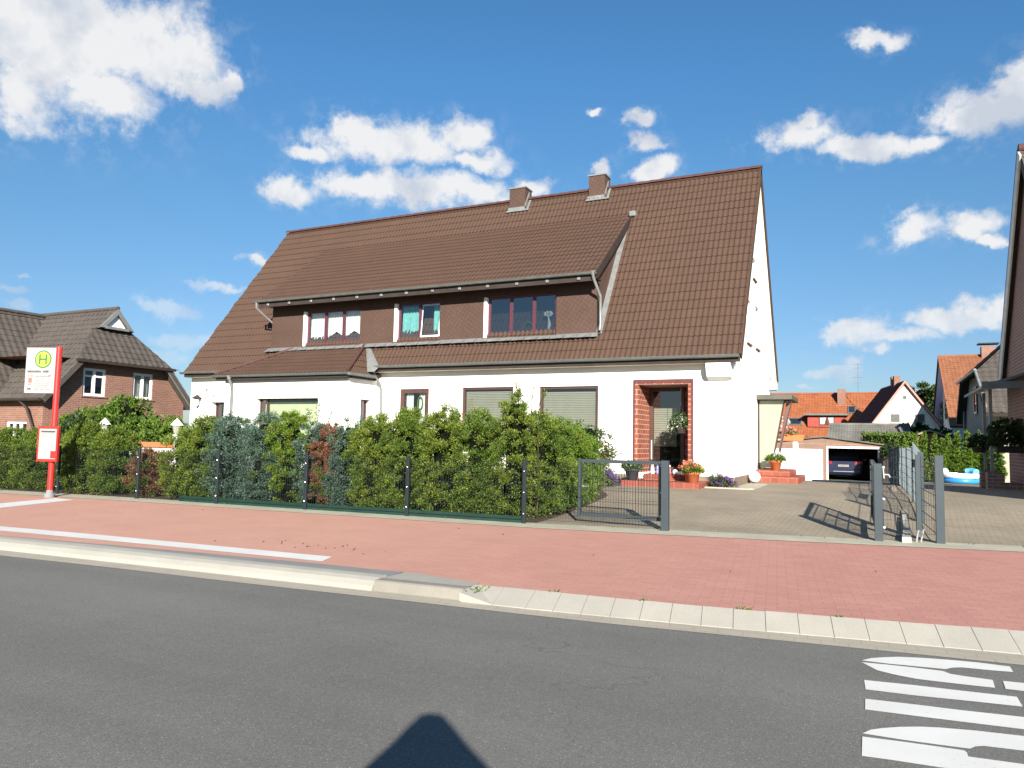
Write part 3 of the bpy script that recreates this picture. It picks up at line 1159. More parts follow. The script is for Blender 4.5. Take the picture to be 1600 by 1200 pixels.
def room_y(x0, x1, z0, z1, Y, d=1.2):
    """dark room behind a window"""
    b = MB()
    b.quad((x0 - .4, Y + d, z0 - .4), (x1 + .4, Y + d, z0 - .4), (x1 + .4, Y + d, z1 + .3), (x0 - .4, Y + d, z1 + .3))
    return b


def font_mesh(body, size, name, mat_, parent, place, thick=.004):
    cu = bpy.data.curves.new(name, 'FONT')
    cu.body = body
    cu.size = size
    cu.extrude = thick
    cu.align_x = 'CENTER'
    cu.align_y = 'CENTER'
    tmp = bpy.data.objects.new(name + '_src', cu)
    COL.objects.link(tmp)
    dg = bpy.context.evaluated_depsgraph_get()
    me = bpy.data.meshes.new_from_object(tmp.evaluated_get(dg))
    COL.objects.unlink(tmp)
    bpy.data.objects.remove(tmp)
    o = bpy.data.objects.new(name, me)
    COL.objects.link(o)
    me.materials.clear()
    me.materials.append(mat_)
    me.transform(place)
    o.parent = parent
    ORIGIN[o.name] = ORIGIN.get(parent.name, Vector((0, 0, 0)))
    me.transform(Matrix.Translation(-ORIGIN[o.name]))
    return o


# ------------------------------------------------------------------ the white house
HX0, HX1, HY = -23.2, -3.2, 19.7
RY, RZ, EY, EZ, BY = 23.52, 10.14, 19.36, 3.78, 27.72
up_m = Vector((0, RY - EY, RZ - EZ)).normalized()
n_m = Vector((0, -(RZ - EZ), RY - EY)).normalized()
LS = math.hypot(RY - EY, RZ - EZ)
house = thing('double_house', 'long white rendered double house with steep brown tiled roof, wide dormer and red brick entrance', 'house', (-13.2, 19.7, .36))

W = {'tall': (-13.66, -12.56, 1.0, 3.04), 'w1': (-11.35, -9.59, 1.22, 3.06), 'w2': (-8.74, -6.92, 1.22, 3.05)}
DOOR = (-5.76, -4.37, .66, 3.06)
BAY = (-19.82, -14.56, 18.21)
mb = MB()
wall_y(mb, HX0, HX1, .30, 3.9, HY, [(-22.12, -21.25, 1.3, 2.66, .3), W['tall'], W['w1'], W['w2'], (*DOOR, 1.28)], .16)
gops = [(21.95, 22.75, 4.45, 5.75), (23.75, 24.5, 4.5, 5.82), (23.2, 23.85, 6.6, 7.25)]
tops = [((0, EY, EZ - .1), tuple(n_m)), ((0, BY, EZ - .1), (0, n_m.y * -1, n_m.z))]
wall_x(mb, HY, 27.3, .30, 10.2, HX1, gops, .22, -1, tops)
mb.poly([(HX0, HY, .3), (HX0, 27.3, .3), (-22.95, 27.3, 4.0), (-22.5, RY, RZ - .2), (-22.95, HY, 4.0)])
mb.quad((HX0, 27.3, .3), (HX1, 27.3, .3), (HX1, 27.3, 3.9), (HX0, 27.3, 3.9))
mb.quad((HX0, HY, .32), (HX1, HY, .32), (HX1, 27.3, .32), (HX0, 27.3, .32))
mb.quad((HX0, HY + .3, 3.9), (HX1, HY + .3, 3.9), (HX1, 27.3, 3.9), (HX0, 27.3, 3.9))
mb.build('wall', M_white, house)
# dark rooms closing the window openings of the gable
mb = MB()
for a, b, c, d in gops:
    frame_x(mb, a, b, c, d, HX1 - .24, .06, .05)
mb.mi = 1
for a, b, c, d in gops:
    mb.quad((HX1 - .225, a, c), (HX1 - .225, b, c), (HX1 - .225, b, d), (HX1 - .225, a, d))
for a, b, c, d in gops:
    w = MB()
    frame_x(w, a, b, c, d, HX1 - .20, .06, .05)
    wo = w.build('window', M_whitep, house)
    pane_x(a + .06, b - .06, c + .06, d - .06, HX1 - .18).build('pane', M_glassm, wo)
    MB().box(HX1 - .2, HX1 + .05, a - .04, b + .04, c - .045, c - .002).build('sill', M_plinth, wo)
# plinth
mb = MB()
mb.box(HX0 - .02, -5.9, HY - .03, HY - .002, .30, .60)
mb.box(-4.2, HX1 + .03, HY - .03, HY - .002, .30, .62)
mb.box(HX1 + .002, HX1 + .03, HY - .028, 27.3, .30, .62)
mb.build('plinth', M_plinth, house)

# main roof, verges, ridge
mb = MB()
tile_roof(mb, (-23.26, EY, EZ), 20.28, up_m, LS)
up_b = Vector((0, -(BY - RY), RZ - EZ)).normalized()
LB = math.hypot(BY - RY, RZ - EZ)
tile_roof(mb, (-23.26, BY, EZ), 20.28, up_b, LB, seg=2)
# left verge leans in toward the ridge; cut away behind the bay roof is not needed
mb.clip([((-23.24, EY, EZ), Vector((-1, .09, .09)).normalized())])
roof = mb.build('roof', M_roof, house, True)
mb = MB()
x = -22.36
while x < -2.99:
    x2 = min(x + .36, -2.97)
    rows = []
    for xx, r in ((x, .115), (x2 + .03, .10)):
        rows.append([(xx, RY + r * 1.15 * math.cos(a), RZ - .03 + r * math.sin(a)) for a in [math.pi * k / 8 for k in range(9)]])
    mb.grid(rows)
    x = x2
mb.poly([(-2.972, RY + .115 * 1.15 * math.cos(a), RZ - .03 + .115 * math.sin(a)) for a in [math.pi * k / 8 for k in range(9)]])
mb.build('ridge_cap', M_ridge, roof, True)
mb = MB()
q = n_m * .05
e1, r1 = Vector((-2.985, EY - .03, EZ)), Vector((-2.985, RY, RZ))
for sgn, (ey, nn) in ((1, (EY, n_m)), (-1, (BY, Vector((0, -n_m.y, n_m.z))))):
    e, r_ = Vector((-2.99, ey, EZ - .02)), Vector((-2.99, RY, RZ - .02))
    mb.prism([e + nn * .05, r_ + nn * .05, r_ - nn * .17, e - nn * .17], (.03, 0, 0))
mb.build('verge_board', M_roof, roof)
# the pale underside of the far verge and its boxed end
mb = MB()
nb = Vector((0, -n_m.y, n_m.z))
e, r_ = Vector((-3.19, BY, EZ)), Vector((-3.19, RY + .25, RZ - .48))
mb.prism([e - nb * .18, r_ - nb * .18, r_ - nb * .24, e - nb * .24], (.19, 0, 0))
mb.box(-3.19, -2.975, 27.0, 27.62, 3.42, 3.72)
mb.build('verge_soffit', M_cream, house)

# chimneys with zinc skirts
for (a, b, y0, zb, zt) in ((-11.62, -11.0, 23.24, 9.5, 10.50), (-8.60, -8.02, 23.27, 9.6, 10.56)):
    mb = MB()
    mb.box(a, b, y0, y0 + .55, zb, zt)
    ch = mb.build('chimney', M_shing, roof)
    mb = MB()
    mb.box(a - .03, b + .03, y0 - .03, y0 + .58, zt + .002, zt + .05)
    mb.build('chimney_cap', M_zincl, roof)
    mb = MB()
    zf = EZ + (y0 - .02 - EY) * (RZ - EZ) / (RY - EY)
    mb.box(a - .03, b + .03, y0 - .03, y0 - .004, zf - .08, zf + .13)
    mb.prism([(b + .004, y0 - .03, zf), (b + .004, y0 + .32, RZ + .1), (b + .004, y0 + .32, RZ + .3), (b + .004, y0 - .03, zf + .2)], (.03, 0, 0))
    p1 = Vector((a - .06, y0 - .04, zf - .02)) + n_m * .05
    mb.prism([p1, p1 + Vector((b - a + .25, 0, 0)), p1 + Vector((b - a + .25, 0, 0)) - up_m * .09, p1 - up_m * .09], n_m * .012)
    mb.prism([p1 + Vector((b - a + .16, 0, 0)), p1 + Vector((b - a + .24, 0, 0)), p1 + Vector((b - a + .24, 0, 0)) + up_m * .45, p1 + Vector((b - a + .16, 0, 0)) + up_m * .45], n_m * .012)
    mb.build('chimney_flashing', M_zincl, roof)

# eaves: gutter, dark fascia, cream soffit, corner console
mb = MB()
gutter_x(mb, -14.55, -3.0, EY - .09, EZ - .02)
gutter_x(mb, -23.3, -19.95, EY - .09, EZ - .02)
mb.build('gutter', M_zinc, house)
mb = MB()
mb.box(-14.4, -2.99, EY - .015, EY + .03, EZ - .19, EZ - .03)
mb.box(-23.2, -19.85, EY - .015, EY + .03, EZ - .19, EZ - .03)
mb.build('fascia', M_dkwood, house)
mb = MB()
mb.box(-14.52, -3.22, EY + .032, HY - .002, EZ - .20, EZ - .14)
mb.box(-23.18, -19.86, EY + .032, HY - .002, EZ - .20, EZ - .14)
mb.build('soffit', M_cream, house)
mb = MB()
rows = []
for xx in (-3.86, -3.24):
    rows.append([(xx, HY - .005, 3.58), (xx, EY - .0, 3.575), (xx, EY + .0, 3.48), (xx, EY + .06, 3.32), (xx, EY + .14, 3.22), (xx, HY - .005, 3.14)])
mb.grid(rows)
mb.poly(rows[0])
mb.poly(list(reversed(rows[1])))
mb.build('eave_console', M_white, house)

# dormer
DY, DZ0 = 19.86, 4.53
DX0, DX1 = -19.42, -7.05
de = Vector((0, 19.30, 6.20))
dt = Vector((0, 22.62, 8.78))
up_d = (dt - de).normalized()
n_d = Vector((0, -up_d.z, up_d.y))
DW = [(-17.95, -15.48, 4.62, 5.86), (-14.08, -12.33, 4.62, 5.90), (-10.73, -8.31, 4.60, 5.88)]
mb = MB()
wall_y(mb, DX0, DX1, DZ0 - .1, 6.5, DY, DW, .17)
for X, s in ((DX1, 1), (DX0, -1)):
    mb.poly([(X, DY, DZ0 - .1), (X, DY, 6.55), (X, 22.5, 8.65), (X, 22.5, 8.3)])
dorm = mb.build('dormer', M_shing, house)
mb = MB()
tile_roof(mb, (-19.6, de.y, de.z), 12.72, up_d, (dt - de).length + .05, pitch=.15, row=.30)
mb.build('dormer_roof', M_roof, dorm, True)
mb = MB()
gutter_x(mb, -19.68, -6.86, de.y - .07, de.z + .01, .06)
mb.build('dormer_gutter', M_zinc, dorm)
mb = MB()
mb.box(-19.55, -6.9, de.y + .0, de.y + .035, 5.99, 6.17)
mb.box(-19.5, -6.92, de.y + .036, DY - .002, 6.08, 6.12)
mb.build('dormer_fascia', M_dkwood, dorm)
for k in range(13):
    x = -19.1 + k * (11.9 / 12.2)
    MB().box(x - .05, x + .05, de.y - .045, de.y - .001, 6.03, 6.11, .012).build('rafter_end', M_zincl, dorm)
# side verge board of the dormer roof
mb = MB()
e, r_ = Vector((-6.89, de.y, de.z)), Vector((-6.89, dt.y, dt.z))
mb.prism([e + n_d * .05, r_ + n_d * .05, r_ - n_d * .17, e - n_d * .17], (.03, 0, 0))
mb.build('dormer_verge', M_dkwood, dorm)
# lead and zinc flashings
mb = MB()
p = Vector((DX0 - .15, 19.84, 4.53))
for k in range(60):
    xa = DX0 - .12 + k * (DX1 - DX0 + .2) / 60
    xb = DX0 - .12 + (k + 1) * (DX1 - DX0 + .2) / 60
    w_ = .055 if k % 2 else .085
    mb.quad((xa, DY - .006, 4.60), (xb, DY - .006, 4.60), (xb, DY - .16 - w_, 4.45), (xa, DY - .16 - w_, 4.45))
mb.build('apron_flashing', M_zincl, dorm)
mb = MB()
a = Vector((DX1 + .005, DY - .02, 4.52)) + n_m * .05
b = Vector((DX1 + .005, 22.45, 4.52 + (22.45 - DY + .02) * (RZ - EZ) / (RY - EY))) + n_m * .05
mb.prism([a, a + Vector((.17, 0, 0)), b + Vector((.17, 0, 0)), b], n_m * .02)
mb.box(-6.93, -6.72, 22.5, 22.72, 8.75, 8.93, .02)
mb.build('side_flashing', M_zincl, dorm)
# dormer downpipes
mb = MB()
mb.tube([(-6.95, de.y - .07, 6.2), (-6.95, de.y - .06, 6.08), (-6.90, DY - .13, 5.62), (-6.90, DY - .1, 4.85), (-6.90, DY - .16, 4.62)], .043, 10)
mb.tube([(-6.95, de.y - .07, 6.24), (-6.95, de.y - .07, 6.12)], [.09, .045], 10)
mb.build('dormer_downpipe', M_zincl, dorm, True)
mb = MB()
mb.tube([(-19.6, de.y - .07, 6.2), (-19.6, de.y - .06, 5.98), (-19.47, DY + .15, 5.5), (-19.47, DY + .2, 4.7), (-19.62, DY + .02, 4.52)], .043, 10)
mb.build('dormer_downpipe', M_zincl, dorm, True)

# dormer windows
for i, (x0, x1, z0, z1) in enumerate(DW):
    ml = [x0 + .12 + (x1 - x0 - .12) * k / 3 for k in (1, 2)] if i != 1 else [x0 + .12 + (x1 - x0 - .12) * .5]
    mb = MB()
    frame_y(mb, x0 + .10, x1, z0 + .05, z1, DY + .10, .075, .06, ml)
    wo = mb.build('window', M_frame, house)
    pane_y(x0 + .16, x1 - .06, z0 + .1, z1 - .06, DY + .13).build('pane', M_glass if i != 2 else M_glassm, wo)
    MB().box(x0 - .005, x0 + .09, DY - .012, DY + .155, z0 - .02, z1 - .02).build('reveal', M_whitep, wo)
    MB().box(x0 - .03, x1 + .03, DY - .05, DY + .11, z0 - .05, z0 - .008).build('sill', M_shing, wo)
    room_y(x0, x1, z0, z1, DY).build('room_backdrop', M_dark, wo)
    if i == 0:
        mb = MB()
        curtain_y(mb, x0 + .14, x1 - .04, lambda t: z0 + (.13 if t < .18 else .13 + .36 * (1 - abs(((t * 3) % 1) - .5) * 1.2) if t > .3 else .2), z1 - .05, DY + .24, .018, 22, 120)
        mb.build('curtain', M_lace, wo)
    elif i == 1:
        mb = MB()
        curtain_y(mb, x0 + .15, x0 + .86, lambda t: z0 + .08, z1 - .12, DY + .26, .03, 6)
        curtain_y(mb, x0 + 1.36, x1 - .05, lambda t: z0 + .08, z1 - .12, DY + .26, .03, 4)
        mb.build('curtain', M_teal, wo)
        # right sash stands tilted open
        xa, xb = ml[0] + .03, x1 - .05
        mb = MB()
        fr = [(xa, z0 + .12), (xb, z0 + .12), (xb, z1 - .08), (xa, z1 - .08)]
        fi = [(xa + .05, z0 + .17), (xb - .05, z0 + .17), (xb - .05, z1 - .13), (xa + .05, z1 - .13)]
        yy = lambda z: DY + .07 + .12 * (z - z0) / (z1 - z0)
        for k in range(4):
            j = (k + 1) % 4
            mb.quad(*[(a, yy(c), c) for a, c in (fr[k], fr[j], fi[j], fi[k])])
        mb.build('sash', M_whitep, wo)
    else:
        mb = MB()
        pts = [(x0 + 1.42 + .17 * math.cos(a), DY + .2, z0 + .27 + .17 * math.sin(a)) for a in [2 * math.pi * k / 20 for k in range(21)]]
        mb.tube(pts, .035, 6)
        mb.build('window_wreath', L_vine, wo)
        mb = MB()
        mb.tube([(x1 - .32, DY + .2, z0 + .1), (x1 - .3, DY + .2, z0 + .34), (x1 - .34, DY + .2, z0 + .62)], [.05, .05, .012], 8)
        for k in range(7):
            a = k * .9
            mb.sphere((x1 - .34 + .11 * math.cos(a), DY + .2, z0 + .66 + .05 * math.sin(a)), .05, 6)
        mb.build('window_orchid', L_wht, wo)

# ground-floor windows with blinds
for key in ('w1', 'w2'):
    x0, x1, z0, z1 = W[key]
    mb = MB()
    frame_y(mb, x0, x1, z0, z1, HY + .05, .07, .06)
    wo = mb.build('window', M_brownf, house)
    pane_y(x0 + .06, x1 - .06, z0 + .06, z1 - .06, HY + .085).build('pane', M_glass, wo)
    blind_y(MB(), x0 + .07, x1 - .07, z0 + .08, z1 - .1, HY + .15).build('blind', M_blind, wo)
    MB().box(x0 - .04, x1 + .04, HY - .06, HY + .05, z0 - .05, z0 - .002).build('sill', M_plinth, wo)
    room_y(x0, x1, z0, z1, HY, .8).build('room_backdrop', M_dark, wo)
x0, x1, z0, z1 = W['tall']
mb = MB()
frame_y(mb, x0, x1, z0, z1, HY + .04, .13, .06)
wo = mb.build('window', M_brownf, house)
pane_y(x0 + .1, x1 - .1, z0 + .1, z1 - .1, HY + .085).build('pane', M_glass, wo)
mb = MB()
curtain_y(mb, x0 + .13, x0 + .40, lambda t: z0 + .1, z1 - .1, HY + .2, .02, 3)
curtain_y(mb, x0 + .62, x1 - .26, lambda t: z0 + .1, z1 - .1, HY + .2, .02, 2)
mb.build('curtain', M_lace, wo)
mb = MB()
mb.tube([(x0 + .7 + .09 * math.cos(a), HY + .13, z1 - .45 + .2 * math.sin(a)) for a in [2 * math.pi * k / 18 for k in range(19)]], .022, 6)
mb.build('window_ornament', L_vine, wo)
room_y(x0, x1, z0, z1, HY, .8).build('room_backdrop', M_dark, wo)
x0, x1, z0, z1 = -22.12, -21.25, 1.3, 2.66
mb = MB()
frame_y(mb, x0, x1, z0, z1, HY + .24, .07, .06)
wo = mb.build('window', M_frame, house)
pane_y(x0 + .06, x1 - .06, z0 + .06, z1 - .06, HY + .27).build('pane', M_glass, wo)
curtain_y(MB(), x0 + .3, x1 - .07, lambda t: z0 + .1, z1 - .1, HY + .36, .02, 4).build('curtain', M_lace, wo)
room_y(x0, x1, z0, z1, HY + .2, .8).build('room_backdrop', M_dark, wo)

# brick-lined entrance
x0, x1, z0, z1 = DOOR
mb = MB()
D1 = HY + 1.25
mb.box(-5.88, x0 + .015, HY - .03, D1, .50, z1 + .0)
mb.box(x1 - .015, -4.25, HY - .03, D1, .50, z1 + .0)
mb.box(-5.88, -4.25, HY - .03, HY + .25, z1 + .003, 3.19)
mb.box(x0 + .016, x1 - .016, HY + .26, D1, z1 - .002, z1 + .1)
mb.box(-4.74, x1 - .016, D1 - .12, D1 - .002, .66, z1 - .004)
brick_p = mb.build('entrance_brickwork', M_clink, house)
mb = MB()
mb.box(-5.888, -4.242, HY - .042, HY - .032, 3.10, 3.198)
mb.box(-4.30, -4.242, HY - .042, HY - .032, .62, 3.097)
mb.box(-5.888, -5.845, HY - .042, HY - .032, .62, 3.097)
mb.build('dark_edge_bricks', M_dkclink, brick_p)
mb = MB()
frame_y(mb, x0 + .02, -4.745, .70, z1 - .01, D1 - .16, .10, .07, (), ())
door = mb.build('front_door', M_brownf, house)
pane_y(x0 + .1, -4.84, .8, z1 - .08, D1 - .12).build('pane', M_glass, door)
blind_y(MB(), x0 + .12, -4.98, 1.38, 2.52, D1 - .05, .065).build('blind', M_blind, door)
MB().box(x0 + .08, x0 + .11, D1 - .22, D1 - .17, 1.0, 1.55).build('door_handle', M_steel, door)
room_y(x0, -4.8, .66, z1, D1, .5).build('room_backdrop', M_dark, door)
mb = MB()
mb.box(-5.78, -3.80, 18.22, HY - .045, .30, .505, .012)
mb.build('entrance_step', M_step, house)
mb = MB()
mb.box(-5.36, -4.27, 18.85, D1 - .17, .5, .662, .012)
mb.build('entrance_step', M_step, house)

# bay on the left half: walls, window, roof
bx0, bx1, bY = BAY
mb = MB()
BW = (-18.38, -15.74, 1.25, 2.68, .30)
wall_y(mb, bx0, bx1, .30, 3.42, bY, [BW], .3)
wall_x(mb, bY, HY - .001, .30, 3.42, bx1, [(18.86, 19.34, 1.3, 2.67)], .2, -1)
wall_x(mb, bY, HY - .001, .30, 3.42, bx0, [], .2, 1)
bay = mb.build('bay', M_white, house)
x0, x1, z0, z1 = BW[:4]
mb = MB()
frame_y(mb, x0, x1, z0, z1, bY + .2, .04, .05, (x0 + .32,))
wo = mb.build('window', M_brownf, house)
pane_y(x0 + .04, x1 - .04, z0 + .04, z1 - .04, bY + .23).build('pane', M_glass, wo)
MB().quad((x0 + .1, bY + .34, z0), (x1, bY + .34, z0), (x1, bY + .36, z1 - .10), (x0 + .1, bY + .36, z1 - .10)).build('roller_blind', plain('pale_green_blind', (0.50, 0.52, 0.33), .8, .2, var=.04), wo)
room_y(x0, x1, z0, z1, bY + .2, .7).build('room_backdrop', M_dark, wo)
mb = MB()
frame_x(mb, 18.86, 19.34, 1.3, 2.67, bx1 - .19, .05, .05)
wo = mb.build('window', M_frame, house)
pane_x(18.9, 19.3, 1.34, 2.63, bx1 - .17).build('pane', M_glass, wo)
mb = MB()
mb.quad((bx1 - .3, 18.85, 1.2), (bx1 - .3, 19.3, 1.2), (bx1 - .34, 19.3, 2.6), (bx1 - .34, 18.85, 2.6))
mb.build('curtain', M_lace, wo)
# bay roof: front slope between two hips, right hip slope
bt_y, bt_z = 19.84, 4.50
be_y, be_z = 17.98, 3.46
upb = Vector((0, bt_y - be_y, bt_z - be_z)).normalized()
mb = MB()
sub = MB()
tile_roof(sub, (-20.6, be_y, be_z), 6.3, upb, math.hypot(bt_y - be_y, bt_z - be_z), row=.30, thick=.06)
hR = ((-14.42, be_y, be_z), (-15.25, bt_y, bt_z))
hL = ((-20.1, be_y, be_z), (-18.35, bt_y, bt_z))
vR = Vector(hR[1]) - Vector(hR[0])
vL = Vector(hL[1]) - Vector(hL[0])
sub.clip([(hR[0], Vector((vR.y, -vR.x, 0)).normalized()), (hL[0], Vector((-vL.y, vL.x, 0)).normalized())])
mb = sub
sub2 = MB()
# right hip slope rises from the side eave toward the hip line
s0 = Vector((-14.42, be_y, be_z))
upr = Vector((-(.83), 0, bt_z - be_z)).normalized()
tile_roof(sub2, (-14.42, be_y, be_z), 1.9, upr, 1.34, row=.30, u=(0, 1, 0), thick=.06)
sub2.clip([(hR[0], Vector((-vR.y, vR.x, 0)).normalized()), ((0, HY + .1, 0), (0, 1, 0))])
sub3 = MB()
upl = Vector((1.75, 0, bt_z - be_z)).normalized()
tile_roof(sub3, (-20.1, be_y, be_z), 1.9, upl, 2.05, row=.30, u=(0, 1, 0), thick=.06)
sub3.clip([(hL[0], Vector((vL.y, -vL.x, 0)).normalized())])
for s_ in (sub2, sub3):
    i0 = len(mb.v)
    mb.v += s_.v
    mb.f += [tuple(k + i0 for k in f) for f in s_.f]
    mb.m += s_.m
mb.build('bay_roof', M_roof, bay, True)
for hp in (hR, hL):
    MB().tube([Vector(hp[0]) + Vector((0, 0, .05)), Vector(hp[1]) + Vector((0, 0, .05))], .05, 8).build('bay_hip_tiles', M_ridge, bay, True)
mb = MB()
gutter_x(mb, -20.1, -14.36, be_y - .05, be_z - .02, .06)
mb.bar((-14.36, be_y - .05, be_z - .05), (-14.36, 19.3, be_z - .05), .10, .09)
mb.build('bay_gutter', M_zinc, bay)
mb = MB()
mb.box(-20.05, -14.45, be_y + .02, bY - .002, 3.30, 3.40)
mb.box(bx1 + .002, -14.42, bY, 19.5, 3.30, 3.40)
mb.build('bay_fascia', M_dkwood, bay)
mb = MB()
a = Vector((-15.18, 19.83, 4.53))
mb.poly([a, a + Vector((.18, -.04, -.02)), (-14.22, 19.30, 3.74), (-14.2, 19.02, 3.55), (-14.46, 19.0, 3.56)])
mb.build('bay_valley_flashing', M_zincl, bay)
for pts in ([(-14.42, 19.25, 3.72), (-14.40, 19.28, 3.5), (-14.32, 19.5, 3.2), (-14.33, 19.6, 3.0), (-14.33, 19.61, .4)],
            [(-19.35, be_y - .05, 3.44), (-19.35, be_y - .03, 3.3), (-19.42, bY - .07, 3.05), (-19.42, bY - .06, .4)]):
    mb = MB()
    mb.tube(pts, .045, 10)
    mb.tube([pts[0], Vector(pts[0]) - Vector((0, 0, .14))], [.095, .05], 10)
    mb.build('downpipe', M_zincl, house, True)
# lantern and small iron ornament on the left wall
mb = MB()
mb.lathe((-22.72, HY - .14, 2.80), [(.02, .12), (.17, .02), (.16, -.02), (.06, -.02)], 14)
mb.tube([(-22.72, HY, 2.92), (-22.72, HY - .14, 2.93), (-22.72, HY - .14, 2.88)], .015, 6)
wl = mb.build('wall_lamp', M_dkwood, house, True)
MB().lathe((-22.72, HY - .14, 2.62), [(.03, -.12), (.085, -.05), (.09, .1), (.07, .16)], 12).build('lamp_glass', M_whitep, wl, True)
mb = MB()
for (a, b) in (((-22.42, 3.13), (-22.3, 3.15)), ((-22.36, 3.12), (-22.40, 2.98)), ((-22.40, 2.98), (-22.28, 2.96)), ((-22.27, 2.93), (-22.22, 2.87)), ((-22.02, 2.90), (-21.93, 2.86)), ((-21.99, 2.92), (-21.94, 2.83)), ((-21.80, 2.89), (-21.78, 2.84)), ((-21.63, 2.88), (-21.6, 2.82)), ((-21.45, 2.87), (-21.42, 2.82)), ((-21.47, 2.84), (-21.38, 2.83))):
    MB().bar((a[0], HY - .02, a[1]), (b[0], HY - .02, b[1]), .03, .02).build('wall_letter', M_zinc, house)

# side door at the gable: canopy, glass screen, steps
mb = MB()
mb.box(HX1 + .002, -2.16, 23.86, 26.0, 2.88, 3.03, .01)
can = mb.build('side_canopy', plain('grey_canopy', (.085, .08, .065), .7, .3), house)
mb = MB()
mb.prism([(-3.19, 24.15, .78), (-2.80, 24.15, .78), (-2.42, 24.15, 2.86), (-3.19, 24.15, 2.86)], (0, .012, 0))
scr = mb.build('side_screen', plain('milky_glass', (0.27, 0.28, 0.215), .25, .5, var=.05), house)
mb = MB()
for a, b in (((-3.17, .76), (-2.79, .76)), ((-2.79, .76), (-2.40, 2.87)), ((-3.17, .76), (-3.17, 2.87))):
    mb.bar((a[0], 24.13, a[1]), (b[0], 24.13, b[1]), .035, .03)
mb.bar((-2.40, 24.13, 2.87), (-2.2, 24.2, 2.85), .025)
mb.bar((-2.2, 24.2, 2.85), (-2.66, 24.25, .9), .022)
mb.build('screen_frame', M_dkwood, scr)
MB().prism([(-2.72, 24.6, .8), (-2.66, 24.6, .8), (-2.26, 24.6, 2.8), (-2.40, 24.6, 2.8)], (0, .01, 0)).build('screen_wing', plain('rosy_glass', (0.15, 0.085, 0.08), .3, .5, var=.1), scr)
mb = MB()
mb.box(HX1 + .032, -1.93, 23.0, 25.6, .30, .55, .012)
mb.build('side_step', M_step, house)
mb = MB()
mb.box(HX1 + .033, -2.2, 23.35, 25.55, .55, .72, .012)
mb.build('side_step', M_step, house)
mb = MB()
pts = [(HX1 + .034, .36), (-1.75, .36), (-1.75, .95), (-1.95, 1.0), (-2.15, 1.3), (-2.15, 1.62), (-2.3, 1.62), (-2.3, 1.15), (HX1 + .034, 1.15)]
mb.prism([(x, 25.61, z) for x, z in pts], (0, .16, 0))
mb.build('side_stair_wall', M_white, house)

# ------------------------------------------------------------------ foliage
def leaves(name, mats, P, D, ln, wd, parent=None, mi=None, curl=.25):
    """one small diamond blade per point P along direction D"""
    N = len(P)
    D = D / np.linalg.norm(D, axis=1, keepdims=True)
    q = rng.normal(size=(N, 3))
    Wv = np.cross(D, q)
    Wv /= np.linalg.norm(Wv, axis=1, keepdims=True) + 1e-9
    Nv = np.cross(D, Wv)
    ln = np.broadcast_to(np.asarray(ln, float), (N,))[:, None]
    wd = np.broadcast_to(np.asarray(wd, float), (N,))[:, None]
    off = np.array(ORIGIN.get(parent.name, Vector((0, 0, 0)))) if parent is not None else np.zeros(3)
    P = P - off
    V = np.empty((N, 4, 3))
    V[:, 0] = P
    V[:, 1] = P + D * ln * .55 + Wv * wd
    V[:, 2] = P + D * ln + Nv * ln * curl
    V[:, 3] = P + D * ln * .55 - Wv * wd
    me = bpy.data.meshes.new(name)
    me.vertices.add(N * 4)
    me.vertices.foreach_set('co', V.reshape(-1).astype(np.float32))
    me.loops.add(N * 4)
    me.loops.foreach_set('vertex_index', np.arange(N * 4, dtype=np.int32))
    me.polygons.add(N)
    me.polygons.foreach_set('loop_start', np.arange(0, N * 4, 4, dtype=np.int32))
    me.update(calc_edges=True)
    if not isinstance(mats, (list, tuple)):
        mats = [mats]
    for m_ in mats:
        me.materials.append(m_)
    if mi is not None:
        me.polygons.foreach_set('material_index', np.asarray(mi, dtype=np.int32))
    me.validate()
    o = bpy.data.objects.new(name, me)
    COL.objects.link(o)
    if parent is not None:
        o.parent = parent
        ORIGIN[o.name] = Vector(off)
    return o


PROF = {
    'column': lambda t: (1 - .12 * t) * np.clip((1 - t) / .22, 0, 1) ** .55 * np.clip(.62 + t * 2.2, 0, 1),
    'cone': lambda t: np.clip(1.02 - t, 0.03, 1) ** .75 * np.clip(.55 + t * 4, 0, 1),
    'round': lambda t: np.sqrt(np.clip(1 - (2 * t - 1) ** 2, 0, 1)) * .95 + .03,
    'mound': lambda t: np.sqrt(np.clip(1 - t ** 2, 0, 1)),
}


